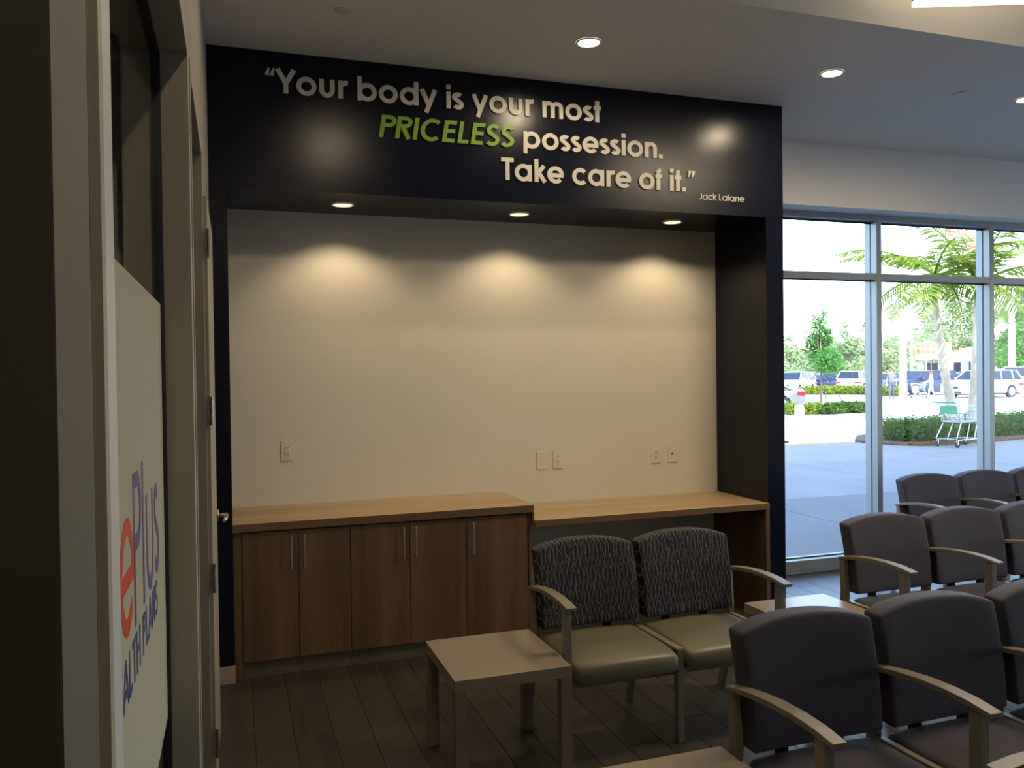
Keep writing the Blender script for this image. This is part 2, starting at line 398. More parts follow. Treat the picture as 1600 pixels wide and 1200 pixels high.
leaf = obj('door_leaf', B((-.114, -.088, 3.46, 4.36, .012, 2.46)), M['frame'], d1, bevel=.002)
for z in (2.275, 1.615, .955, .30):
    h = bmesh.new(); box(h, -.088, -.0855, 3.455, 3.50, z-.057, z+.057)
    for q in range(3): cyl(h, (-.0815, 3.452, z-.057+q*.0385), (-.0815, 3.452, z-.057+q*.0385+.0365), .0065, seg=12)
    hg = obj('hinge', h, M['nickel'], d1)
h = bmesh.new(); cyl(h, (-.088, 4.26, 1.075), (-.078, 4.26, 1.075), .027, seg=24); cyl(h, (-.078, 4.26, 1.075), (-.045, 4.26, 1.075), .009)
tube(h, [(-.045, 4.27, 1.075), (-.043, 4.22, 1.077), (-.045, 4.15, 1.072), (-.052, 4.13, 1.068)], [.010, .010, .009, .008], 10)
obj('door_handle', h, M['nickel'], leaf, smooth=True)
# baseboards
struct('baseboard_feature', B((XL, NX0+.004, YF-.01, YF, 0, .10), (NX1+.008, XR, YF-.01, YF, 0, .10)), M['baseboard'], bevel=.002)
struct('baseboard_left', B((XL, XL+.01, 4.37, YF-.01, 0, .10)), M['baseboard'], bevel=.002)
struct('baseboard_niche', B((1.80, 3.53, YN-.01, YN, 0, .10)), M['baseboard'], bevel=.002)

# storefront glazing
wd = struct('window_2', B((4.0, 13, 5.89, 6.04, 3.05, 3.10), (4.0, 13, 5.89, 6.04, 0, .028)), M['alu'])
obj('window_frame', B((4.0, 13, 5.89, 6.04, .028, .112)), M['alu'], wd, bevel=.002)
obj('transom_bar', B((4.0, 13, 5.89, 6.04, 2.532, 2.588)), M['alu'], wd, bevel=.002)
mx = [4.09+1.31*i for i in range(7)]
for x in mx:
    obj('mullion', B((x, x+.055, 5.888, 5.955, 0, 3.06)), M['alu'], wd, bevel=.002)
    obj('mullion', B((x+.002, x+.053, 5.972, 6.04, 0, 3.06)), M['alu'], wd, bevel=.002)
    obj('gasket', B((x+.004, x+.051, 5.955, 5.972, 0, 3.06)), M['gasket'], wd)
for i in range(6):
    a, b = mx[i]+.053, mx[i+1]+.002
    obj('gasket', B((a, b, 5.958, 5.972, .112, .122), (a, b, 5.958, 5.972, 3.035, 3.05), (a, b, 5.958, 5.972, 2.522, 2.532), (a, b, 5.958, 5.972, 2.588, 2.598)), M['gasket'], wd)
    obj('glass_pane', B((a, b, 5.961, 5.969, .122, 2.522)), M['glass'], wd)
    obj('glass_pane', B((a, b, 5.961, 5.969, 2.598, 3.035)), M['glass'], wd)

# ================================================================ CEILING FITTINGS
def downlight(x, y, z, label, lens, group, watts, size, blend):
    t = thing('recessed_downlight', label, 'ceiling light', (x, y, z), 0, group)
    bm = bmesh.new(); seg = 32
    prof = [(.072, -.0005), (.072, -.005), (.066, -.008), (.060, -.006), (.060, -.0005)]
    rg = [[bm.verts.new((r_*math.cos(2*PI*i/seg), r_*math.sin(2*PI*i/seg), zz)) for i in range(seg)] for r_, zz in prof]
    for A_, B_ in zip(rg, rg[1:]):
        for i in range(seg): j = (i+1) % seg; bm.faces.new((A_[i], B_[i], B_[j], A_[j]))
    obj('trim_ring', bm, M['trim'], t, smooth=True)
    l = bmesh.new(); cyl(l, (0, 0, -.0005), (0, 0, -.004), .0605, seg=32); obj('lens', l, lens, t)
    s = spot('downlight_beam', (0, 0, -.012), watts, size, blend); s.parent = t
for i, (x, lb) in enumerate(((.672, 'left downlight in the navy niche soffit'), (1.86, 'middle downlight in the navy niche soffit'), (3.02, 'right downlight in the navy niche soffit'))):
    downlight(x if i != 1 else 1.85, 5.285, SZ, lb, M['lamp_niche'], 'downlights in the niche soffit', NICHE_W, 128, .55)
for x, y, lb in ((1.937, 4.305, 'round ceiling downlight above the navy wall, leftmost of those in view'), (3.609, 4.305, 'round ceiling downlight beyond the right end of the navy wall'), (5.281, 4.33, 'round ceiling downlight cut by the right edge of the photo'),
              (.74, 3.30, 'round ceiling downlight above the left end of the navy wall'),
              (6.9, 2.6, 'added unseen fill downlight for the room, out of view to the right'), (.5, .1, 'added unseen fill downlight near the viewer, brightening the left jambs')):  # these last two are added fill lamps for general brightness, unseen fixtures
    downlight(x, y, CZ, lb, M['lamp'], 'downlights in the main ceiling', CEIL_W*(1.8 if y < 1 else 1 if x < 5 else .5), 174, .35)
def disc_cover(x, y, z, lb):
    bm = bmesh.new(); cyl(bm, (0, 0, 0), (0, 0, -.006), .046, .044, 28); o = obj('sprinkler_cover', bm, M['trim'])
    o.location = (x, y, z); tag(o, lb, 'sprinkler cover', 'sprinkler covers')
disc_cover(4.74, 4.37, CZ, 'white sprinkler cover disc on the ceiling near the right-hand downlights')
disc_cover(.563, 4.30, CZ, 'sprinkler cover disc on the ceiling above the opening quotation mark')
disc_cover(5.92, 5.54, 3.10, 'sprinkler cover disc under the soffit over the windows')
# panel light hung in the raised tray
tl = thing('panel_light', 'bright linear ceiling light in the raised ceiling tray', 'ceiling light', (3.36, 3.405, CZ), R(-21))
obj('housing', B((0, 1.25, -.32, 0, .025, .06)), M['trim'], tl, bevel=.004)
obj('diffuser', B((.0, 1.25, -.32, 0, 0, .0245)), M['tray'], tl)
obj('hanger_rod', B((.2, .21, -.165, -.155, .06, .42)), M['trim'], tl); obj('hanger_rod', B((1.04, 1.05, -.165, -.155, .06, .42)), M['trim'], tl)
al = bpy.data.lights.new('panel_beam', 'AREA'); al.shape = 'RECTANGLE'; al.size = 1.2; al.size_y = .3; al.energy = TRAY_W; al.color = (1, .8, .52)
ao = bpy.data.objects.new('panel_beam', al); col.objects.link(ao); ao.location = (.62, -.16, -.004); ao.parent = tl
ul = bpy.data.lights.new('tray_fill', 'AREA'); ul.shape = 'RECTANGLE'; ul.size = 1.2; ul.size_y = .3; ul.energy = 5; ul.color = (1, .76, .44)  # added upward fill that warms the tray and its riser
uo = bpy.data.objects.new('tray_fill', ul); col.objects.link(uo); uo.location = (.62, -.16, .07); uo.rotation_euler = (PI, 0, 0); uo.parent = tl

# ================================================================ LETTERING (monoline geometric alphabet)
def arc(cx, cy, rx, a0, a1, ry=None, n=None):
    ry = rx if ry is None else ry; n = n or max(4, int(abs(a1-a0)/10))
    return [(cx+rx*math.cos(R(a0+(a1-a0)*i/n)), cy+ry*math.sin(R(a0+(a1-a0)*i/n))) for i in range(n+1)]
def glyphs(s):
    X = .75; h = s/2; r_ = .395-h; c = .05+h+r_; g = {}
    bowl = arc(c, .375, r_, 0, 360, .385-h+.01, 40)
    L, Rt = c-r_, c+r_
    g['o'] = ([bowl], .88); g['b'] = ([bowl, [(L, 0), (L, 1.03)]], .88); g['d'] = ([bowl, [(Rt, 0), (Rt, 1.03)]], .90)
    g['p'] = ([bowl, [(L, -.26), (L, X)]], .88); g['a'] = ([bowl, [(Rt, 0), (Rt, X)]], .90)
    a = .30-h+.0; x0 = .07+h; x1 = x0+2*(.31-h)
    ra = (x1-x0)/2
    g['u'] = ([[(x0, X)]+arc(x0+ra, .31, ra, 180, 360, .325-h)+[(x1, X)]], x1+h+.07)
    g['n'] = ([[(x0, 0), (x0, X)], arc(x0+ra, X-.31, ra, 180, 0, .325-h)+[(x1, 0)]], x1+h+.07)
    q = .20; g['m'] = ([[(x0, 0), (x0, X)], arc(x0+q, X-.26, q, 180, 0, .275-h)+[(x0+2*q, 0)], arc(x0+3*q, X-.26, q, 180, 0, .275-h)+[(x0+4*q, 0)]], x0+4*q+h+.07)
    g['r'] = ([[(x0, 0), (x0, X)], arc(x0+.24, X-.29, .24, 175, 75, .305-h)], .47)
    g['y'] = ([[(.09, X), (.375, .08)], [(.66, X), (.27, -.27)]], .75)
    g['i'] = ([[(x0, 0), (x0, X)], [(x0, .86), (x0, .86+s*1.05)]], .30)
    g['l'] = ([[(x0, 0), (x0, 1.03)]], .30)
    g['s'] = ([arc(.27, X-.205, .155, 35, 215, .20-h)+[(.25, .39), (.31, .355)]+arc(.275, .205, .165, 35, -150, .215-h)], .54)
    g['t'] = ([[(.19, 0), (.19, 1.0)], [(.02, X-h*.9), (.36, X-h*.9)]], .38)
    g['f'] = ([[(.17, 0), (.17, .82)]+arc(.17+.15, .82, .15, 180, 95, .21-h+.01), [(.02, X-h*.9), (.36, X-h*.9)]], .37)
    g['e'] = ([arc(c, .375, r_, 0, 318, .385-h+.01, 36), [(L, .375-.02), (Rt+h*.8, .375-.02)]], .86)
    g['c'] = ([arc(c, .375, r_, 45, 315, .385-h+.01, 30)], .78)
    g['k'] = ([[(x0, 0), (x0, 1.03)], [(x0, .30), (.52, X)], [(x0+.12, .42), (.56, 0)]], .63)
    g['Y'] = ([[(.06, 1), (.38, .42)], [(.70, 1), (.38, .42), (.38, 0)]], .74)
    g['T'] = ([[(.02, 1-h), (.60, 1-h)], [(.31, 1), (.31, 0)]], .60)
    pb = [(x0, 1-h), (x0+.22, 1-h)]+arc(x0+.24, .74, .20, 90, -90, .26-h)+[(x0, .48+h)]
    g['P'] = ([[(x0, 0), (x0, 1)], pb], .64); g['R'] = ([[(x0, 0), (x0, 1)], pb, [(x0+.18, .50), (.62, 0)]], .70)
    g['I'] = ([[(x0, 0), (x0, 1)]], .31); g['C'] = ([arc(.50, .5, .46-h, 48, 312, .52-h, 30)], .90)
    g['E'] = ([[(x0, 0), (x0, 1)], [(x0, 1-h), (.58, 1-h)], [(x0, .52), (.55, .52)], [(x0, h), (.58, h)]], .64)
    g['L'] = ([[(x0, 1), (x0, h)], [(x0-h, h), (.52, h)]], .56)
    g['S'] = ([arc(.32, .73, .20, 30, 215, .28-h)+[(.30, .53), (.38, .47)]+arc(.33, .27, .22, 35, -150, .28-h)], .64)
    g['H'] = ([[(x0, 0), (x0, 1)], [(.64, 0), (.64, 1)], [(x0, .52), (.64, .52)]], .79)
    g['A'] = ([[(.05, 0), (.39, .98)], [(.73, 0), (.39, .98)], [(.17, .30), (.61, .30)]], .78)
    g['N'] = ([[(x0, 0), (x0, 1)], [(x0, .96), (.62, .04)], [(.62, 0), (.62, 1)]], .79)
    g['J'] = ([[(.36, 1), (.36, .28)]+arc(.21, .28, .15, 0, -150, .28-h)], .50)
    g['.'] = ([[(.13, 0), (.13, s*1.1)]], .28)
    g['\u201c'] = ([[(.10, .70), (.115, .84), (.18, 1.0)], [(.29, .70), (.305, .84), (.37, 1.0)]], .44)
    g['\u201d'] = ([[(.17, 1.02), (.155, .88), (.09, .72)], [(.37, 1.02), (.355, .88), (.29, .72)]], .46)
    g[' '] = ([], .34)
    return g
def stroke(bm, pts, s, sx, sy, ox, oy, th, z0, slant=0, taper=False):
    h = s/2; n_ = len(pts); closed = n_ > 3 and math.dist(pts[0], pts[-1]) < 1e-4
    P_ = pts[:-1] if closed else pts; n_ = len(P_); Lf, Rg = [], []
    for i, (x, y) in enumerate(P_):
        if closed: a, b = P_[i-1], P_[(i+1) % n_]
        else: a, b = P_[max(i-1, 0)], P_[min(i+1, n_-1)]
        dx, dy = b[0]-a[0], b[1]-a[1]; l = math.hypot(dx, dy) or 1
        nx, ny = -dy/l, dx/l; k_ = h
        if 0 < i < n_-1 and not closed:
            d1 = (x-a[0], y-a[1]); l1 = math.hypot(*d1) or 1
            cs = abs((-d1[1]/l1)*nx+(d1[0]/l1)*ny); k_ = h/max(cs, .6)
        if taper: k_ = h*(.35, .8, 1.15)[i] if P_[0][1] < P_[-1][1] and False else h*(1.15, .8, .4)[i]
        Lf.append((x+nx*k_, y+ny*k_)); Rg.append((x-nx*k_, y-ny*k_))
    def V(p, z): return bm.verts.new((ox+(p[0]+p[1]*slant)*sx, oy+p[1]*sy, z))
    for zz in ((z0, z0+th),):
        a0 = [V(p, zz[0]) for p in Lf]; a1 = [V(p, zz[1]) for p in Lf]; b0 = [V(p, zz[0]) for p in Rg]; b1 = [V(p, zz[1]) for p in Rg]
    m_ = n_ if closed else n_-1
    for i in range(m_):
        j = (i+1) % n_
        bm.faces.new((b1[i], b1[j], a1[j], a1[i])); bm.faces.new((a0[i], a0[j], b0[j], b0[i]))
        bm.faces.new((a1[i], a1[j], a0[j], a0[i])); bm.faces.new((b0[i], b0[j], b1[j], b1[i]))
    if not closed:
        bm.faces.new((a0[0], b0[0], b1[0], a1[0])); bm.faces.new((b0[-1], a0[-1], a1[-1], b1[-1]))
def lettering(parent, text, x0, x1, cap, m, s=.185, th=.011, slant=0, yscale=1, base=0, start_z=0, label=None):
    """letters of one line from x0 to x1 in the parent's xy plane; one object per letter"""
    G = glyphs(s); W = sum(G[c][1] for c in text)-.10; sx = (x1-x0)/W; x = x0-.05*sx; out = []
    for c in text:
        paths, adv = G[c]
        if paths:
            bm = bmesh.new()
            for k_, p in enumerate(paths):
                tp = c in '\u201c\u201d'
                if c == '\u201c': p = p[::-1]; p = p[::-1]; stroke(bm, p, s*.8, sx, cap, 0, 0, th, start_z, slant, True)
                elif tp: stroke(bm, p, s*.8, sx, cap, 0, 0, th, start_z, slant, True)
                else: stroke(bm, p, s, sx, cap, 0, 0, th+k_*.0002, start_z, slant)
            bmesh.ops.recalc_face_normals(bm, faces=bm.faces)
            o = obj('letter', bm, m, parent); o.location = (x, base, 0)
            if label: o['label'] = label
            out.append(o)
        x += adv*sx
    return out
def wallsign(name, label, cat, z):
    t = thing(name, label, cat, (0, YF-.0005, z)); t.rotation_euler = (R(90), 0, 0); return t
q1 = wallsign('quote_lettering', 'raised pale wall quote in three stepped lines with one green word', 'wall lettering', 0)
lettering(q1, '\u201cYour body is your most', .204, 2.30, .137, M['letter'], base=3.380)
lettering(q1, 'PRICELESS', .845, 1.69, .134, M['green'], base=3.172, slant=.14, s=.17, label='green letter')
lettering(q1, 'possession.', 1.765, 2.757, .137, M['letter'], base=3.176)
lettering(q1, 'Take care of it.\u201d', 1.619, 2.998, .140, M['letter'], base=2.965)
q2 = wallsign('signature_lettering', 'small pale author name lettering under the end of the wall quote', 'wall lettering', 0)
lettering(q2, 'Jack Lalane', 3.04, 3.396, .044, M['letter'], s=.13, th=.006, base=2.921)

# glass logo: on the frosted film, reads from the room side (local x -> +Y, y -> Z, z -> +X)
lg = thing('glass_logo', 'orange and purple vinyl logo lettering on the frosted glass', 'logo')
lg.matrix_world = Matrix(((0, 0, 1, -.181), (1, 0, 0, 0), (0, 1, 0, 0), (0, 0, 0, 1)))
lettering(lg, 'e', 1.475, 1.665, .26, M['orange_vinyl'], s=.12, th=.0008, base=1.305, label='orange letter e')
lettering(lg, 'Plus', 1.67, 2.20, .285, M['purple_vinyl'], s=.105, th=.0008, base=1.285, label='purple letter')
lettering(lg, 'HEALTH PLANS', 1.35, 2.14, .080, M['blue_vinyl'], s=.15, th=.0008, base=1.190, label='dark blue letter')

# ================================================================ WALL PLATES
def plate(x, z, kind, lb):
    t = thing('wall_plate', lb, 'outlet' if kind != 'blank' else 'wall plate', (x, YN, z), 0, 'plates on the niche wall')
    pb = B((-.040, .040, -.007, 0, -.067, .067)); bmesh.ops.bevel(pb, geom=[e for e in pb.edges if all(v.co.y < -.005 for v in e.verts)], offset=.004, segments=2, affect='EDGES')
    obj('cover', pb, M['plate'], t)
    if kind == 'duplex':
        obj('receptacle', B((-.0165, .0165, -.0095, -.006, -.034, .034)), M['plate'], t, bevel=.0012)
        for s in (-1, 1):
            zc = s*.019
            bm = B((-.0075, -.0045, -.0098, -.0093, zc+.000, zc+.010), (.0045, .0075, -.0098, -.0093, zc, zc+.010)); cyl(bm, (0, -.0098, zc-.007), (0, -.0093, zc-.007), .003, seg=10)
            obj('socket', bm, M['slot'], t)
        bm = bmesh.new(); cyl(bm, (0, -.0078, -.052), (0, -.0065, -.052), .003, seg=10); obj('screw', bm, M['nickel'], t)
    if kind == 'red':
        bm = bmesh.new(); cyl(bm, (0, -.011, .004), (0, -.0065, .004), .008, seg=16); obj('button', bm, M['red'], t, label='dark red button')
plate(.327, 1.256, 'duplex', 'duplex outlet on the left of the niche wall above the cabinets')
plate(2.11, 1.112, 'blank', 'blank ivory plate near the middle of the niche wall')
plate(2.235, 1.112, 'duplex', 'duplex outlet right beside the blank plate')
plate(3.04, 1.113, 'duplex', 'duplex outlet at the right end of the niche wall')
plate(3.178, 1.116, 'red', 'ivory plate with a dark red button, rightmost on the niche wall')

# ================================================================ CABINETS AND COUNTERS
CH = .903
units = (([.030, .345, .647], [1, 0]), ([.647, 1.008, 1.366], [1, 0]), ([1.366, 1.778], [0]))
labs = ('walnut base cabinet with two doors at the left end under the counter', 'walnut base cabinet with two doors, middle of the three under the counter', 'narrow walnut base cabinet with one door beside the striped chairs')
for (xs, hs), lb in zip(units, labs):
    cb = thing('base_cabinet', lb, 'cabinet', (xs[0], 4.98, 0), 0, 'base cabinets under the counter')
    W = xs[-1]-xs[0]
    obj('carcass', B((.001, W-.001, .021, .60, .095, CH-.045)), M['gap'], cb)
    obj('toe_kick', B((.001, W-.001, .03, .06, 0, .095)), M['kick'], cb)
    for (a, b), hd in zip(zip(xs, xs[1:]), hs):
        a -= xs[0]; b -= xs[0]
        d = obj('door', B((a+.0022, b-.0022, 0, .0195, .10, CH-.046-.012)), M['door'], cb, bevel=.0012)
        hx = b-.040 if hd else a+.034
        if len(xs) == 2: hx = a+.040
        bm = bmesh.new(); cyl(bm, (hx, -.030, .625), (hx, -.030, .822), .0055, seg=14)
        cyl(bm, (hx, 0, .648), (hx, -.030, .648), .0045, seg=10); cyl(bm, (hx, 0, .799), (hx, -.030, .799), .0045, seg=10)
        obj('handle', bm, M['nickel'], d, smooth=False)
o = obj('filler_panel', B((NX0+.002, .029, 4.985, 5.6, 0, CH-.046)), M['door']); tag(o, 'walnut filler strip between the cabinets and the navy wall', 'cabinet panel')
o = obj('end_panel', B((1.779, 1.795, 4.972, 5.603, 0, CH-.046)), M['door']); tag(o, 'walnut end panel closing the cabinets beside the striped chairs', 'cabinet panel')
ct = thing('countertop', 'thick light oak countertop over the cabinets on the left', 'countertop', (0, 0, 0))
obj('top', B((NX0+.001, 1.810, 4.958, 5.603, CH-.0455, CH)), M['counter'], ct, bevel=.001)
obj('front_edge', B((NX0-.001, 1.810, 4.9555, 4.9578, CH-.046, CH-.001)), M['fascia'], ct)
obj('end_apron', B((1.800, 1.812, 4.956, 5.603, .776, CH-.0457)), M['fascia'], ct)
sh = thing('wall_shelf_desk', 'lower light oak desk shelf on the right with a walnut end panel', 'desk', (0, 0, 0))
obj('top', B((1.813, NX1-.001, 4.937, 5.603, .765, .806)), M['counter'], sh, bevel=.001)
obj('front_edge', B((1.813, NX1-.001, 4.9345, 4.9368, .765, .805)), M['fascia'], sh)
obj('end_panel', B((3.545, NX1-.001, 4.936, 5.603, 0, .7645)), M['door_h'], sh, bevel=.001)

# ================================================================ CHAIRS
def leg_front(x, top):
    bm = bmesh.new(); sweep_rect(bm, [(x, -.215, 0), (x, -.215, .30), (x, -.213, top)], .034, [.034, .042, .046]); return bm
def leg_rear(x, top):
    bm = bmesh.new(); sweep_rect(bm, [(x, .315, 0), (x, .275, .16), (x, .238, .34), (x, .228, .48), (x, .240, top)], .030, [.034, .042, .048, .046, .036]); return bm
def bench(name, n_, p, loc, seatm, backm, label, arms, group=None, bw=None):
    t = thing(name, label, 'chairs', loc, 0, group); fr = M['chairframe']
    for k_ in range(n_+1):
        x = k_*p; arm = k_ in arms
        obj('leg', leg_front(x, .69 if arm else .435), fr, t, bevel=.003)
        obj('leg', leg_rear(x, .665), fr, t, bevel=.003)
        bm = bmesh.new(); sweep_rect(bm, [(x, .235, .425), (x, 0, .427), (x, -.235, .432)], .034 if not arm else .026, .024); obj('side_rail', bm, fr, t, bevel=.002)
        if arm:
            bm = bmesh.new()
            pth = [(x, .262, .668), (x, .20, .682), (x, .10, .698), (x, 0, .708), (x, -.10, .711), (x, -.19, .707), (x, -.278, .697)]
            sweep_rect(bm, pth, [.040, .044, .048, .050, .050, .050, .048], [.014, .018, .020, .020, .020, .020, .016]); obj('armrest', bm, fr, t, bevel=.003)
    obj('seat_rail', B((.02, n_*p-.02, -.205, -.18, .315, .345)), fr, t, bevel=.002)
    obj('seat_rail', B((.02, n_*p-.02, .20, .225, .36, .40)), fr, t, bevel=.002)
    for k_ in range(n_):
        cx = (k_+.5)*p; w_ = p-.042; d_ = .485
        def sf(v):
            u = v.x/(w_/2); q = v.y/(d_/2); v = v.copy()
            if v.z > 0: v.z += .016*(1-u*u)*(1-.5*q*q)
            v.z += -.018*max(0, -q-.35)**2*2
            v.y += -.012*(1-u*u) if q < 0 else 0
            return v
        s = obj('seat', rounded(w_, d_, .092, .034, 10, 10, 2, sf), seatm, t, smooth=True); s.location = (cx, -.030, .400)
        wb = bw or p-.034; hb = .39
        def bf(v):
            u = v.x/(wb/2); zz = (v.z+hb/2)/hb; v = v.copy()
            v.z += .034*(1-u*u)*max(0, zz)**2-.008*u**6*max(0, zz)**4 + (-.004)*(1-u*u)*(1-zz)
            v.y += .062*zz - .014*u*u + .010*math.sin(PI*min(1, max(0, zz))) * -1
            v.x *= 1 - .02*(1-zz)
            return v
        b = obj('backrest', rounded(wb, .088, hb, .013, 12, 2, 12, bf), backm, t, smooth=True); b.location = (cx, .212, .672)
        for q in (-.13, .10): obj('back_bracket', B((cx+q, cx+q+.03, .20, .235, .375, .52)), M['gap'], t)
    return t
bench('two_seat_chair', 2, .570, (1.402, 3.645, 0), M['olivevinyl'], M['pattern'], 'two linked chairs with olive seats and wavy striped backs in front of the desk', (0, 2), None, .535)
bench('row_seating', 4, .578, (1.588, 2.16, 0), M['darkfabric'], M['darkfabric'], 'row of linked aubergine chairs nearest the camera', (0, 1, 2, 3, 4), 'rows of linked aubergine chairs')
bench('row_seating', 4, .585, (3.283, 3.61, 0), M['darkfabric'], M['darkfabric'], 'row of linked aubergine chairs in the middle, behind the nearest row', (0, 1, 2, 3, 4), 'rows of linked aubergine chairs')
bench('row_seating', 4, .585, (4.965, 4.95, 0), M['darkfabric'], M['darkfabric'], 'row of linked aubergine chairs farthest away by the windows', (0, 1, 2, 3, 4), 'rows of linked aubergine chairs')

def side_table(x0, y0, lb, w_=.52, d_=.55, h=.484):
    t = thing('side_table', lb, 'table', (x0, y0, 0), 0, 'square side tables')
    obj('tabletop', B((0, w_, 0, d_, h-.05, h)), M['table'], t, bevel=.0015)
    for a, b in ((0, 0), (w_-.05, 0), (0, d_-.05), (w_-.05, d_-.05)): obj('leg', B((a, a+.05, b, b+.05, 0, h-.0505)), M['tableleg'], t, bevel=.0015)
side_table(.843, 3.28, 'square taupe side table in front of the cabinets, left of the striped chairs')
side_table(1.015, 1.85, 'square taupe side table at the bottom edge, left of the nearest dark row')
side_table(2.612, 3.29, 'square taupe side table between the striped chairs and the middle dark row')
# end of one more row: its armrest tip shows at the bottom edge of the photo
ch = bench('waiting_chair', 1, .575, (2.135, 1.625, 0), M['darkfabric'], M['darkfabric'], 'single aubergine chair turned sideways, only its armrest tip shows at the bottom right corner', (0, 1))
ch.rotation_euler = (0, 0, R(-90))

# ================================================================ OUTSIDE
sw = struct('sidewalk', B((-20, 60, 6.05, 16.12, -.12, -.034)), M['concrete'])
ys = [6.06, 9.42, 12.8, 16.11]; xs_ = [-20, -6, 0, 3.2, 6.55, 9.9, 13.3, 16.7, 20.1, 30, 60]
for j in range(3):
    for i in range(len(xs_)-1):
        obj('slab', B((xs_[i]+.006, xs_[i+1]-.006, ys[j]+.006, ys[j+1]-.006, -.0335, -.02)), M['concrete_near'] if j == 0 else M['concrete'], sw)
o = obj('curb', B((-20, 14.0, 16.125, 16.42, -.12, -.012)), M['curb'], bevel=.01); o['kind'] = 'structure'
struct('ground', B((-260, 420, -60, 520, -.3, -.121)), M['asphalt'])
# building above the windows: unseen height and roof sized to shade the sidewalk
struct('facade', B((-20, 22, 5.95, 6.15, CZ+.5, 11.8), (-20, 3.7, 6.0, 6.15, -.1, 11.8), (3.7, 13, 6.045, 6.15, 3.11, CZ+.5)), M['facade'])
struct('roof', B((-20, 22, -14, 6.25, 11.8, 12.0)), M['facade'])

def leaves(name, blobs, n_, size, m, parent=None, seed=1, kind='stuff', squash=.75, shell=.45):
    """leaf quads scattered through ellipsoid clumps (x,y,z,rx,ry,rz)"""
    rg = random.Random(seed); vs2, fs2 = [], []
    wts = [b[3]*b[4]*b[5] for b in blobs]
    for b in rg.choices(blobs, [q**.7 for q in wts], k=n_):
        while True:
            v = Vector((rg.uniform(-1, 1), rg.uniform(-1, 1), rg.uniform(-1, 1)))
            if shell < v.length < 1: break
        p = Vector((b[0]+v.x*b[3], b[1]+v.y*b[4], b[2]+v.z*b[5]))
        a = Vector((rg.gauss(0, 1), rg.gauss(0, 1), rg.gauss(0, .7))).normalized(); c = a.cross(Vector((rg.gauss(0, 1), rg.gauss(0, 1), rg.gauss(0, 1)))).normalized()
        s = size*rg.uniform(.6, 1.35); k_ = len(vs2)
        vs2 += [tuple(p-a*s), tuple(p+c*s*squash*.5), tuple(p+a*s), tuple(p-c*s*squash*.5)]; fs2.append((k_, k_+1, k_+2, k_+3))
    o = pyobj(name, vs2, fs2, m, parent)
    if kind: o['kind'] = kind
    return o

# planting bed with hedge
bm = bmesh.new(); out = [(15.2, 17.3), (14.3, 16.35), (14.12, 15.9), (14.3, 15.2), (14.65, 14.68), (15.3, 14.58), (16.5, 14.68), (18.4, 15.1), (24, 15.9), (48, 17.2), (48, 19.0), (17, 17.9)]
va = [bm.verts.new((x, y, -.11)) for x, y in out]; vb = [bm.verts.new((x*.995+.08, y*.995+.08, .035)) for x, y in out]
bm.faces.new(vb[::-1]); bm.faces.new(va)
for i in range(len(out)): j = (i+1) % len(out); bm.faces.new((va[i], va[j], vb[j], vb[i]))
bmesh.ops.recalc_face_normals(bm, faces=bm.faces); struct('planting_bed', bm, M['mulch'])
hr = random.Random(11); hb = []
for i in range(400):
    x = 14.75+hr.random()**1.5*14; yb = 14.68+max(0, x-16.5)*.22 if x < 19 else 15.25+(x-19)*.115
    y = yb+.35+hr.random()*2.1
    if x-.33 < .915*y: continue
    hb.append((x, y, .16+hr.random()*.14, .33, .30, .22+hr.random()*.10))
hd = thing('hedge', 'low dense green hedge in the mulch bed across the sidewalk', 'hedge', (0, 0, 0))
leaves('foliage', hb, 60000, .042, M['hedge'], hd, 5, shell=.2)
o = leaves('mulch_litter', [(16+i*1.1, 14.86+max(0, (16+i*1.1)-17)*.085, .045, .65, .16, .02) for i in range(-1, 9)], 1400, .03, M['palmold'], None, 6, shell=0)
tag(o, 'scatter of brown bark chips and dry leaves along the bed edge', 'mulch')

# bollard
bo = thing('bollard', 'white round-topped bollard at the sidewalk edge', 'bollard', (12.85, 16.55, -.02))
bm = bmesh.new(); pr = [(.112, 0), (.112, .84), (.108, .875), (.085, .91), (.045, .93), (.001, .935)]
rg_ = [[bm.verts.new((q*math.cos(2*PI*i/28), q*math.sin(2*PI*i/28), z)) for i in range(28)] for q, z in pr]
for A_, B_ in zip(rg_, rg_[1:]):
    for i in range(28): j = (i+1) % 28; bm.faces.new((A_[i], A_[j], B_[j], B_[i]))
obj('post', bm, M['bollard'], bo, smooth=True)
bm = bmesh.new(); cyl(bm, (0, 0, -.004), (0, 0, .012), .17, seg=28); obj('base_plate', bm, M['bollard'], bo)
wl = obj('wheel_stop', B((-.35, .35, -.07, .07, 0, .05)), M['grille'], bevel=.015); wl.location = (12.3, 16.75, -.02); tag(wl, 'small dark wheel stop beside the white bollard', 'wheel stop')

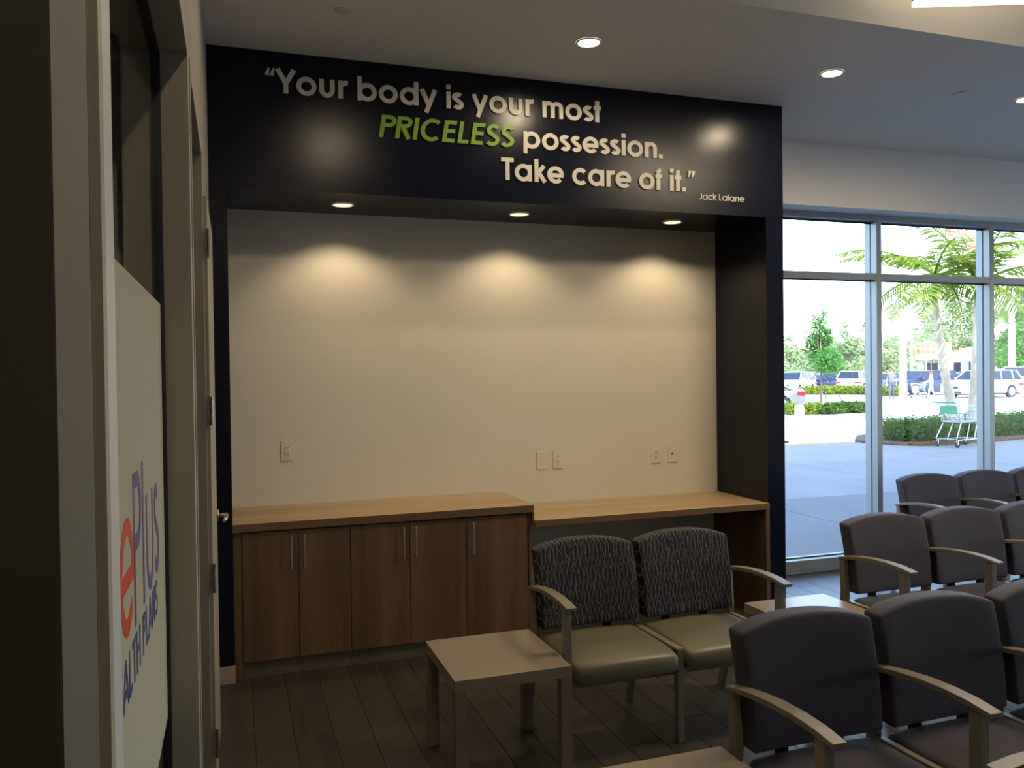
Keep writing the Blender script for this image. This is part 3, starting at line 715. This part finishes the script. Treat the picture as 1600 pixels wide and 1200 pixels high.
# palms
def palm(base, pts, r0_, r1_, top, nfr, lab, seed, brown=()):
    rg = random.Random(seed); t = thing('palm_tree', lab, 'palm', base, 0)
    bm = bmesh.new(); P_ = []; n_ = 26
    for i in range(n_+1):
        f = i/n_; k_ = f*(len(pts)-1); a = min(int(k_), len(pts)-2); P_.append(Vector(pts[a]).lerp(Vector(pts[a+1]), k_-a))
    tube(bm, P_, [(r0_+(r1_-r0_)*(i/n_)**.6)*(1+.05*(i % 2)) for i in range(n_+1)], 14); obj('trunk', bm, M['trunk'], t, smooth=True)
    e = Vector(pts[-1]); bm = bmesh.new(); tube(bm, [e, e+Vector((0, 0, .35)), e+Vector((0, 0, .75))], [r1_*1.0, r1_*1.15, r1_*.5], 12); obj('crownshaft', bm, M['crownshaft'], t, smooth=True)
    c = e+Vector((0, 0, .55))
    for i in range(nfr):
        az = 2*PI*i*.382+rg.uniform(-.15, .15); up = -.05+1.38*((i*7) % nfr)/nfr; L_ = 2.15+rg.random()*.45
        vs2, fs2 = [], []
        pos = c.copy(); el = up; rach = [pos.copy()]; nn = 18
        for q in range(nn):
            d = Vector((math.cos(az)*math.cos(el), math.sin(az)*math.cos(el), math.sin(el))); pos = pos+d*(L_/nn); el -= (.035+.055*q/nn)*(1.2-.4*up); rach.append(pos.copy())
        side = Vector((-math.sin(az), math.cos(az), 0))
        for q in range(3, nn+1):
            p = rach[q]; d = (rach[q]-rach[q-1]).normalized(); nrm = side.cross(d)
            ll = .62*math.sin(PI*(.12+.86*q/nn))**.7
            for sd_ in (-1, 1):
                for sub in (0, .5):
                    pp = p-d*(L_/nn)*sub
                    dr = (side*sd_*.86+d*.55+Vector((0, 0, -.25+rg.uniform(-.3, .25)))).normalized()
                    k_ = len(vs2); wv = d*.030
                    mid = pp+dr*ll*.5+Vector((0, 0, .02)); tip = pp+dr*ll+Vector((0, 0, -.10*ll))
                    vs2 += [tuple(pp-wv*.6), tuple(pp+wv*.6), tuple(mid+wv), tuple(mid-wv), tuple(tip)]
                    fs2 += [(k_, k_+1, k_+2, k_+3), (k_+3, k_+2, k_+4)]
        me = bpy.data.meshes.new('frond'); bmm = bmesh.new()
        tube(bmm, rach[::2], [.030-.0024*q for q in range(len(rach[::2]))], 5); bmm.to_mesh(me); bmm.free()
        b2 = bmesh.new(); b2.from_mesh(me); vv = [b2.verts.new(v) for v in vs2]
        for f in fs2: b2.faces.new([vv[a] for a in f])
        o = obj('frond', b2, M['palmold'] if i in brown else M['palmleaf'], t)
        if i in brown: o['label'] = 'browning frond'
    return t
pb1 = ground(1492, 684, .03); pb2 = ground(1520, 682, .03)
def up_at(px, py, Y):
    d = fw + rr*((px-800)/F_PX) - uu*((py-600)/F_PX); return Vector((0, 0, EYE))+d*(Y/d.y)
def trunk_pts(base, pix):
    """a leaning trunk, foot on the bed, the rest rising in the vertical plane of the foot"""
    return [Vector((0, 0, -.05))]+[up_at(px, py, base.y)-base for px, py in pix]
palm(pb1, trunk_pts(pb1, [(1485, 625), (1478, 590), (1470, 545), (1465, 500), (1460, 464)]), .15, .065, None, 14, 'palm tree with a leaning trunk in the middle window bay', 4, brown=())
palm(pb2, trunk_pts(pb2, [(1521, 625), (1523, 590), (1525, 545), (1526, 500), (1526, 478)]), .14, .06, None, 13, 'palm tree with an upright trunk behind the second mullion, some fronds browning', 9, brown=(3, 8, 11))

# shopping carts
def cart(loc, rz, label, sc_=1.0):
    t = thing('shopping_cart', label, 'shopping cart', loc, rz); t.scale = (sc_,)*3
    # local x: length (handle at -x), y: width
    def bar(pts, r_, name, m=M['chrome']):
        bm = bmesh.new(); tube(bm, pts, r_, 8); return obj(name, bm, m, t, smooth=True)
    zt, zb = .97, .56
    top = [(-.42, -.26, zt), (.46, -.20, zt-.10), (.46, .20, zt-.10), (-.42, .26, zt)]
    bot = [(-.30, -.22, zb), (.42, -.17, zb), (.42, .17, zb), (-.30, .22, zb)]
    bm = bmesh.new()
    tube(bm, top+[top[0]], .010); tube(bm, bot+[bot[0]], .008)
    def L4(a, b, f): return tuple(a[i]+(b[i]-a[i])*f for i in range(3))
    for a in range(4):
        b = (a+1) % 4; n_ = 16 if a % 2 == 0 else 8
        for i in range(n_+1): tube(bm, [L4(top[a], top[b], i/n_), L4(bot[a], bot[b], i/n_)], .0035, 5)
        for f in (.25, .5, .75): tube(bm, [L4(top[a], bot[a], f), L4(top[b], bot[b], f)], .004, 5)
    for i in range(1, 9): tube(bm, [L4(bot[0], bot[1], i/9), L4(bot[3], bot[2], i/9)], .0035, 5)
    obj('basket', bm, M['chrome'], t)
    obj('basket_tray', B((-.33, .44, -.20, .20, zb-.035, zb-.012)), M['grille'], t, bevel=.008)
    bar([(-.56, -.27, 1.0), (-.56, .27, 1.0)], .016, 'handle', M['cartgreen'])
    bm = bmesh.new()
    for s in (-1, 1): tube(bm, [(-.56, s*.25, 1.0), (-.42, s*.26, zt), (-.30, s*.22, zb)], .009)
    obj('handle_bracket', bm, M['chrome'], t)
    o = obj('child_seat', B((-.40, -.385, -.20, .20, .74, .92), (-.40, -.20, -.20, .20, .735, .75)), M['cartgreen'], t, bevel=.004)
    bm = bmesh.new()
    for s in (-1, 1):
        tube(bm, [(-.26, s*.21, zb-.02), (-.46, s*.25, .20), (-.44, s*.25, .165), (.45, s*.17, .165)], .012)
        tube(bm, [(.34, s*.18, zb-.02), (.20, s*.21, .17)], .010); tube(bm, [(.06, s*.2, zb-.02), (-.1, s*.23, .17)], .008)
    tube(bm, [(-.44, -.25, .18), (-.44, .25, .18)], .010); tube(bm, [(.45, -.17, .165), (.45, .17, .165)], .010); obj('chassis', bm, M['chrome'], t)
    for x, y in ((-.42, -.24), (-.42, .24), (.42, -.16), (.42, .16)):
        bm = bmesh.new(); cyl(bm, (x, y-.014, .062), (x, y+.014, .062), .062, seg=18); wh = obj('wheel', bm, M['tyre'], t)
        bm = bmesh.new(); tube(bm, [(x, y+.02, .16), (x-.02, y+.022, .062)], .008); tube(bm, [(x, y-.02, .16), (x-.02, y-.022, .062)], .008); obj('caster_fork', bm, M['chrome'], wh)
    return t
cart((15.42, 14.32, -.02), R(8), 'empty metal shopping cart with green handle parked in front of the hedge')

# cars
def car(loc, rz, kind, paint, label, pr=.35):
    t = thing('car', label, 'car', loc, rz)
    pm_ = mat('car_paint', paint, pr, 0, .15)
    L_, W_, H_, hood, gb, wr = {'sedan': (4.7, 1.82, 1.44, .92, .98, .33), 'suv': (4.7, 1.88, 1.68, 1.05, 1.10, .37), 'van': (5.3, 1.98, 1.85, 1.05, 1.12, .36)}[kind]
    h = L_/2; wb = L_*.29; zs_ = .30
    def archp(cx, r_): return [(cx+r_*math.cos(a), wr+r_*math.sin(a)) for a in [PI*(1-i/8) for i in range(9)]][::-1]
    ra = wr+.05
    fx, bx = wb+.02, -wb
    belt = gb
    if kind == 'sedan': topl = [(h, .45), (h-.03, .68), (h-.18, .80), (fx-.15, hood), (.75, belt), (-1.35, belt+.02), (-h+.15, belt), (-h, belt-.10), (-h+.02, .45)]
    elif kind == 'suv': topl = [(h, .45), (h-.02, .80), (h-.15, .97), (1.05, belt), (-h+.06, belt), (-h, .95), (-h+.02, .45)]
    else: topl = [(h, .45), (h-.02, .80), (h-.2, .97), (1.55, belt), (-h+.04, belt), (-h, .95), (-h+.02, .45)]
    poly = topl+[(-h+.12, zs_-.02), (bx-ra, zs_)]+[(bx+ra*math.cos(a), wr+ra*math.sin(a)) for a in [PI-PI*i/10 for i in range(11)] if wr+ra*math.sin(a) > zs_]+[(bx+ra, zs_), (fx-ra, zs_)]+[(fx+ra*math.cos(a), wr+ra*math.sin(a)) for a in [PI-PI*i/10 for i in range(11)] if wr+ra*math.sin(a) > zs_]+[(fx+ra, zs_), (h-.10, zs_-.02)]
    bm = prism(bmesh.new(), poly, -W_/2, W_/2)
    for v in bm.verts:   # tumblehome and plan taper
        f = abs(v.co.x)/h; v.co.y *= 1-.07*max(0, f-.7)/.3-.05*max(0, v.co.z-.6)/.5
    obj('body', bm, pm_, t, bevel=.03)
    obj('underbody', B((-h+.2, h-.2, -W_/2+.12, W_/2-.12, .2, .55)), M['grille'], t)
    if kind == 'sedan': bt, tp = (1.10, -1.72), (.28, -.95)
    elif kind == 'suv': bt, tp = (1.20, -h+.10), (.50, -h+.42)
    else: bt, tp = (1.70, -h+.07), (1.05, -h+.22)
    zb, zt = belt-.01, H_-.03; wb0, wt0 = W_/2*.93, W_/2*.76
    bm = bmesh.new(); v = [bm.verts.new(p) for p in ((bt[0], -wb0, zb), (bt[0], wb0, zb), (bt[1], wb0, zb), (bt[1], -wb0, zb), (tp[0], -wt0, zt), (tp[0], wt0, zt), (tp[1], wt0, zt), (tp[1], -wt0, zt))]
    for f in ((0,1,5,4),(1,2,6,5),(2,3,7,6),(3,0,4,7),(4,5,6,7),(3,2,1,0)): bm.faces.new([v[i] for i in f])
    obj('windows', bm, M['carglass'], t)
    bm = bmesh.new(); n_ = 8; pts = [(tp[0]+.04, zt-.012)]+[(tp[0]-(tp[0]-tp[1])*i/n_, zt+.035*math.sin(PI*i/n_)) for i in range(n_+1)]+[(tp[1]-.04, zt-.012)]
    prism(bm, pts, -wt0-.012, wt0+.012); obj('roof', bm, pm_, t, bevel=.008)
    bm = bmesh.new()
    for s in (-1, 1):
        def at(fb, ft, f): return (bt[0]+(bt[1]-bt[0])*fb)*(1-f)+(tp[0]+(tp[1]-tp[0])*ft)*f
        for fb, ft, r_ in ((.0, .0, .035), (1, 1, .05), (.52, .50, .035))+(((.80, .84, .04),) if kind != 'sedan' else ((.86, .80, .035),)):
            tube(bm, [(at(fb, ft, 0), s*(wb0+.004), zb), (at(fb, ft, 1), s*(wt0+.004), zt)], r_, 6)
    obj('pillars', bm, pm_, t, smooth=True)
    for x in (fx, bx):
        for s in (-1, 1):
            bm = bmesh.new(); cyl(bm, (x, s*(W_/2-.22), wr), (x, s*(W_/2-.01), wr), wr, seg=24); wh = obj('wheel', bm, M['tyre'], t, bevel=.0)
            bm = bmesh.new(); cyl(bm, (x, s*(W_/2-.02), wr), (x, s*(W_/2), wr), wr*.66, seg=20)
            for q in range(5): a = 2*PI*q/5; tube(bm, [(x, s*(W_/2+.004), wr), (x+math.cos(a)*wr*.6, s*(W_/2+.004), wr+math.sin(a)*wr*.6)], .022, 5)
            obj('rim', bm, M['hub'], wh)
    for s in (-1, 1):
        bm = bmesh.new(); box(bm, h-.16, h-.005, *sorted((s*W_*.30, s*W_*.44)), .66, .79); obj('headlight', bm, M['headlight'], t, bevel=.02)
        bm = bmesh.new(); box(bm, -h-.01, -h+.34, *sorted((s*W_*.28, s*W_*.485)), .72, .88); obj('taillight', bm, M['taillight'], t, bevel=.02)
        bm = bmesh.new(); box(bm, .78, .95, *sorted((s*W_*.5, s*W_*.60)), belt-.02, belt+.13); obj('mirror', bm, pm_, t, bevel=.03)
        obj('door_handle', B((-.05, .12, s*W_/2*.965-.012, s*W_/2*.965+.012, .80, .83), (-1.05, -.88, s*W_/2*.965-.012, s*W_/2*.965+.012, .80, .83)), M['chrome'], t)
    obj('grille', B((h-.06, h+.006, -W_*.24, W_*.24, .56, .74), (h-.06, h+.004, -W_*.34, W_*.34, .30, .42)), M['grille'], t, bevel=.01)
    obj('emblem_bar', B((h, h+.012, -.16, .16, .635, .665)), M['chrome'], t)
    obj('licence_plate', B((-h-.004, -h+.02, -.16, .16, .62, .74)), M['white'], t)
    return t
def park(px, base_y, phi, kind, paint, label):
    """phi: 0 = nose towards the viewer, 90 = nose to the viewer's left, 180 = seen from behind, 270 = nose to the right"""
    p = ground(px, base_y, -.121); v = math.atan2(-p.y, -p.x)
    car((p.x, p.y, -.121), v-R(phi), kind, paint, label)
WHT, NVY, SLV, BLK, REDP, BLU = (.78, .78, .78), (.012, .024, .07), (.14, .145, .15), (.04, .05, .07), (.45, .04, .03), (.04, .08, .18)
park(1174, 641, 92, 'sedan', SLV, 'silver car cut by the navy wall, red taillight above the bollard')
park(1241, 616, 20, 'suv', WHT, 'white car behind the silver one, left edge of the first window')
park(1281, 612, 40, 'sedan', NVY, 'dark blue car behind the young tree')
park(1290, 602, 70, 'suv', REDP, 'small red car behind the dark blue car')
park(1330, 600, 60, 'sedan', BLU, 'mid blue car between the red car and the white car')
park(1342, 613, 200, 'suv', WHT, 'white car cut by the first mullion on its left side')
park(1384, 608, 30, 'sedan', BLU, 'blue car just right of the first mullion behind the man')
park(1442, 617, 50, 'suv', NVY, 'dark blue car behind the woman with the cart')
park(1476, 611, 190, 'sedan', BLK, 'black car with red taillight behind the leaning palm trunk')
park(1500, 605, 65, 'sedan', BLU, 'blue car behind the white one in the middle window bay')
park(1470, 600, 60, 'sedan', WHT, 'distant white car above the black car')
park(1534, 621, 42, 'suv', WHT, 'white car facing the windows, crossed by the second mullion')
park(1594, 609, 88, 'van', WHT, 'long white car cut by the right edge of the photo')
park(1560, 603, 80, 'suv', WHT, 'distant white car beyond the second mullion')

# people
def person(loc, rz, J, bones, cloth, label, hair_c, lean=0):
    """one skinned body; J: name -> (pos, radius); cloth(v) -> material index"""
    t = thing('person', label, 'person', loc, rz)
    names = list(J); me = bpy.data.meshes.new('body')
    me.from_pydata([J[k_][0] for k_ in names], [(names.index(a), names.index(b)) for a, b in bones], [])
    o = bpy.data.objects.new('body', me); col.objects.link(o)
    md = o.modifiers.new('s', 'SKIN'); md.use_smooth_shade = True
    for i, k_ in enumerate(names): me.skin_vertices[0].data[i].radius = (J[k_][1],)*2
    me.skin_vertices[0].data[names.index('pelvis')].use_root = True
    o.modifiers.new('d', 'SUBSURF').levels = 1
    dg = bpy.context.evaluated_depsgraph_get(); m2 = bpy.data.meshes.new_from_object(o.evaluated_get(dg)); bpy.data.objects.remove(o, do_unlink=True)
    for mm in cloth[0]: m2.materials.append(mm)
    for p in m2.polygons: p.material_index = cloth[1](p.center); p.use_smooth = True
    o = bpy.data.objects.new('body', m2); col.objects.link(o); o.parent = t
    hp = J['head'][0]
    hh = obj('hair', rounded(.185, .20, .19, .085, 4, 4, 4), hair_c, o, smooth=True); hh.location = (hp[0], hp[1]+.022, hp[2]+.045)
    for s in (-1, 1):
        e = bmesh.new(); bmesh.ops.create_icosphere(e, subdivisions=1, radius=.022); obj('ear', e, M['skin'], o, smooth=True).location = (hp[0]+s*.082, hp[1], hp[2])
        f = bmesh.new(); a = J['foot'+('L' if s < 0 else 'R')][0]
        fo = obj('shoe', rounded(.095, .25, .075, .03, 3, 5, 2), M['shoe'] if hair_c is M['hair'] and cloth[2] else M['white'], o, smooth=True); fo.location = (a[0], a[1]-.02, .038)
    nz = bmesh.new(); bmesh.ops.create_icosphere(nz, subdivisions=1, radius=.018); obj('nose', nz, M['skin'], o, smooth=True).location = (hp[0], hp[1]-.095, hp[2]-.01)
    return t
def build_person(px, py, rz, h, stride, arms, cloth_mats, label, dressed=True):
    s = h/1.75
    def q(x, y, z): return (x*s, y*s, z*s)
    J = {'pelvis': (q(0, 0, .95), .155), 'waist': (q(0, 0, 1.10), .135), 'chest': (q(0, .0, 1.32), .165), 'neckb': (q(0, 0, 1.47), .085), 'neck': (q(0, -.01, 1.54), .055), 'head': (q(0, -.02, 1.65), .088), 'crown': (q(0, -.015, 1.71), .07)}
    bn = [('pelvis', 'waist'), ('waist', 'chest'), ('chest', 'neckb'), ('neckb', 'neck'), ('neck', 'head'), ('head', 'crown')]
    for sd_, k_ in ((-1, 'L'), (1, 'R')):
        st = stride*sd_
        J['hip'+k_] = (q(.095*sd_, 0, .88), .10); J['knee'+k_] = (q(.10*sd_, st*.5-.02, .49), .065); J['ankle'+k_] = (q(.105*sd_, st+.03, .10), .045); J['foot'+k_] = (q(.11*sd_, st-.07, .05), .040)
        ax, ay, az = arms[0 if sd_ < 0 else 1]
        J['sh'+k_] = (q(.175*sd_, 0, 1.42), .062); J['el'+k_] = (q(.25*sd_, ay*.35+.03, 1.15), .045); J['wr'+k_] = (q(ax*sd_, ay, az), .030); J['palm'+k_] = (q(ax*sd_, ay-.05, az-.06), .034)
        bn += [('pelvis', 'hip'+k_), ('hip'+k_, 'knee'+k_), ('knee'+k_, 'ankle'+k_), ('ankle'+k_, 'foot'+k_), ('chest', 'sh'+k_), ('sh'+k_, 'el'+k_), ('el'+k_, 'wr'+k_), ('wr'+k_, 'palm'+k_)]
        for f_ in range(5):
            dx = (-.03+.017*f_)*sd_; ln = (.055, .085, .092, .085, .07)[f_]
            if f_ == 0: J['f0'+k_] = (q(ax*sd_-.045*sd_, ay-.09, az-.075), .010)
            else: J[f'f{f_}'+k_] = (q(ax*sd_+dx+.0*sd_, ay-.065-.3*ln, az-.06-ln), .009)
            bn.append(('palm'+k_, f'f{f_}'+k_))
    p = ground(px, py, -.121)
    return person((p.x, p.y, -.121), rz, J, bn, (cloth_mats, lambda c: 1 if c.z < .98*s and abs(c.x) < .22*s and not (c.z > .72*s and abs(c.x) > .20*s) else (0 if (c.z < 1.50*s and (c.z > 1.18*s or abs(c.x) < .19*s)) else 2), dressed), label, M['hair'])
build_person(1393, 623, R(-42), 1.80, .22, ((.27, -.12, .93), (.27, .10, .92)), (M['tshirt'], M['jeans'], M['skin']), 'man in grey t-shirt and jeans walking away across the parking lot')
pw_ = build_person(1455, 621, R(-130), 1.66, .16, ((.20, -.36, 1.02), (.20, -.36, 1.02)), (M['whitecloth'], M['whitecloth'], M['skin']), 'woman in white clothes with brown hair pushing a shopping cart', False)
cp = ground(1436, 622, -.121)
cart((cp.x, cp.y, -.121), R(135+0), 'far shopping cart pushed by the woman in white', 1.0)

# light poles, signs
def pole(px, py, r_, h, label):
    p = ground(px, py, -.121); t = thing('light_pole', label, 'pole', (p.x, p.y, -.121))
    bm = bmesh.new(); cyl(bm, (0, 0, 0), (0, 0, .9), r_*1.0, seg=20); obj('concrete_base', bm, M['white'], t, smooth=False)
    bm = bmesh.new(); cyl(bm, (0, 0, .9), (0, 0, h), r_*.92, r_*.75, seg=20); obj('shaft', bm, M['white'], t, smooth=True)
    obj('lamp_head', B((-.2, .9, -.2, .2, h-.15, h+.05)), M['white'], t, bevel=.03); return t
pole(1411, 622, .24, 9, 'wide white light pole beside the walking man')
pole(1581, 604, .33, 12, 'wide white light pole at the right edge')
pole(1424, 598, .18, 8, 'thin far white light pole right of the wide one')
pole(1447, 596, .16, 5.5, 'thin white post in front of the store entrance')
sp_ = ground(1518, 600, -.121); sg = thing('road_sign', 'small pale blue sign on a post beside the upright palm', 'sign', (sp_.x, sp_.y, -.121), R(-45))
obj('sign_board', B((-.35, .35, -.02, .02, 2.6, 4.1)), M['sign'], sg, bevel=.02); obj('post', B((-.04, .04, .021, .09, 0, 4.0)), M['chrome'], sg)

# stores
def store(px, py, width, h, label, sign=False, flip=0):
    p = ground(px, py, -.121); t = thing('store_building', label, 'building', (p.x, p.y, -.121), R(-46+flip)); w2 = width/2
    obj('wall', B((-w2, w2, 0, 5, 0, h)), M['store'], t); obj('parapet', B((-w2-.2, w2+.2, -.2, .0, h-.5, h+.2)), M['store'], t)
    n_ = max(2, int(width/3.4))
    for i in range(n_):
        x = -w2+width*(i+.5)/n_
        f = obj('window', B((x-1.1, x+1.1, -.06, -.001, .6, h*.62)), M['alu'], t)
        obj('pane', B((x-1.0, x-.05, -.08, -.061, .7, h*.6), (x+.05, x+1.0, -.08, -.061, .7, h*.6)), M['carglass'], f)
    obj('roof_trim', B((-w2-.25, w2+.25, -.35, -.205, h+.0, h+.25)), M['roof'], t)
    if sign:
        obj('tower', B((-2.6, 2.6, -.9, -.21, 0, .01), (-3, -2.4, -.9, -.25, 0, h+1.6), (2.4, 3, -.9, -.25, 0, h+1.6), (-3, 3, -.9, -.25, h*.72, h+1.6)), M['store'], t)
        rg = random.Random(4)
        for row in (0, 1):
            for i in range(6):
                x = -2.1+i*.75; z = h+.75-row*.95
                obj('sign_block', B((x, x+.5, -.98, -.905, z, z+.62)), M['redsign'], t, bevel=.08)
    return t
store(1455, 592, 13, 4.4, 'far white store with a blurred orange-red sign over its entrance', True)
store(1572, 592, 12, 4.6, 'far white store with dark windows right of the second mullion')
store(1308, 592, 12, 3.6, 'low far white building between the young tree and the first mullion')

# trees
def tree(px, py, h, rad, m, label, seed, n_=5000, size=.14, trunk_h=.32, trunk_r=.12, spread=1.0, group=None, col_=1):
    rg = random.Random(seed); p = ground(px, py, -.121); t = thing('tree', label, 'tree', (p.x, p.y, -.121), 0, group)
    bl = []
    for i in range(16):
        f = rg.random(); z = h*(trunk_h+(1-trunk_h)*f); q = rad*(.95-.75*f**1.6)*spread; a = rg.random()*2*PI; d = q*rg.random()**.5*.75
        bl.append((math.cos(a)*d, math.sin(a)*d, min(z, h*.93), q*.55, q*.55, h*.09+q*.12))
    leaves('foliage', bl, n_, size, m, t, seed, shell=.1)
    bm = bmesh.new(); tube(bm, [(0, 0, 0), (.02, 0, h*.35), (0, .03, h*.8)], [trunk_r, trunk_r*.75, trunk_r*.3], 8)
    for i in range(5):
        b = bl[i]; tube(bm, [(0, 0, h*.38), (b[0]*.6, b[1]*.6, (b[2]+h*.38)/2), (b[0], b[1], b[2])], [trunk_r*.5, trunk_r*.3, .01], 5)
    obj('trunk', bm, M['bark'], t, smooth=True); return t
yt = tree(1283, 638, 4.65, 1.15, M['tree'], 'young slim tree held by guy stakes in the first window bay', 21, 5200, .085, .36, .06)
bm = bmesh.new()
for a in (40, 160, 280): tube(bm, [(.03*math.cos(R(a)), .03*math.sin(R(a)), 1.9), (1.5*math.cos(R(a)), 1.5*math.sin(R(a)), .02)], .018, 5)
obj('guy_stakes', bm, M['grille'], yt)
G_ = 'background trees beyond the parking lot'
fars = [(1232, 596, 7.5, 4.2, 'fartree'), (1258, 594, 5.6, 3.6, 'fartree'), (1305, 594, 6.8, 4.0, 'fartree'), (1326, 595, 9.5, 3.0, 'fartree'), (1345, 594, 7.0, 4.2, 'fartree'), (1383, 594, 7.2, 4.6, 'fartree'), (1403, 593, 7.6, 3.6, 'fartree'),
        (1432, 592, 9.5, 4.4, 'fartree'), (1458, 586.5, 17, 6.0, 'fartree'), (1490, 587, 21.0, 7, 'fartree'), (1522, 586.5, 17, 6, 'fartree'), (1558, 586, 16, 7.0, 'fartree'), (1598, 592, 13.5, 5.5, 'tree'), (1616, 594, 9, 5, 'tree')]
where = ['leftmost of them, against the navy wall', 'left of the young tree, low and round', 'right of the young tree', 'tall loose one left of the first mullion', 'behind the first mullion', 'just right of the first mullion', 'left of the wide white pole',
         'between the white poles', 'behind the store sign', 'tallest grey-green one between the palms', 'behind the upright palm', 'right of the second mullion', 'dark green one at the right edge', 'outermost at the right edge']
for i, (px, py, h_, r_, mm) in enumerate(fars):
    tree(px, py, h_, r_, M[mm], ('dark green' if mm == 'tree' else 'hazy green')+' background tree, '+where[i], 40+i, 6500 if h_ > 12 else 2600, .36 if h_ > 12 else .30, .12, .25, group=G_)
# shrubs on the two islands
def shrub(px, py, r_, seed, m, label, group):
    p = ground(px, py, -.121); t = thing('shrub', label, 'shrub', (p.x, p.y, -.121), 0, group)
    leaves('foliage', [(0, 0, r_*.55, r_, r_, r_*.55), (r_*.3, .1, r_*.8, r_*.5, r_*.5, r_*.4)], 520, r_*.16, m, t, seed, shell=.25)
ORD = ['first', 'second', 'third', 'fourth', 'fifth', 'sixth', 'seventh', 'eighth', 'ninth', 'tenth', 'eleventh', 'twelfth']
i1 = [(1231, 649), (1243, 651), (1262, 650), (1276, 648), (1292, 650), (1303, 649), (1314, 647), (1325, 648), (1336, 647), (1347, 648), (1360, 647)]
for i, (px, py) in enumerate(i1): shrub(px, py, .46, 100+i, M['shrub'] if i < 4 else M['hedge'], 'shrub in the near island row, '+ORD[i]+' from the left', 'shrubs in the near island row')
i2 = [(1262, 617), (1273, 618), (1286, 617), (1298, 618), (1309, 617), (1320, 618), (1331, 617), (1343, 618), (1354, 618), (1380, 620), (1390, 619), (1402, 620)]
for i, (px, py) in enumerate(i2): shrub(px, py, .62, 130+i, M['shrub'], 'yellow-green shrub in the far row before the parked cars, '+ORD[i]+' from the left', 'shrubs in the far island row')
def island(pxs, y0, y1, name):
    a = [ground(px, y0, -.121) for px in pxs]; b = [ground(px, y1, -.121) for px in pxs[::-1]]; pts = a+b; bm = bmesh.new()
    lo = [bm.verts.new((p.x, p.y, -.13)) for p in pts]; hi = [bm.verts.new((p.x, p.y, -.05)) for p in pts]; bm.faces.new(hi); bm.faces.new(lo[::-1])
    for i in range(len(pts)): j = (i+1) % len(pts); bm.faces.new((lo[i], lo[j], hi[j], hi[i]))
    bmesh.ops.recalc_face_normals(bm, faces=bm.faces); struct(name, bm, M['concrete'])
island((1190, 1260, 1330, 1366), 655, 640, 'island_near'); island((1240, 1300, 1360, 1408), 622, 615, 'island_far')
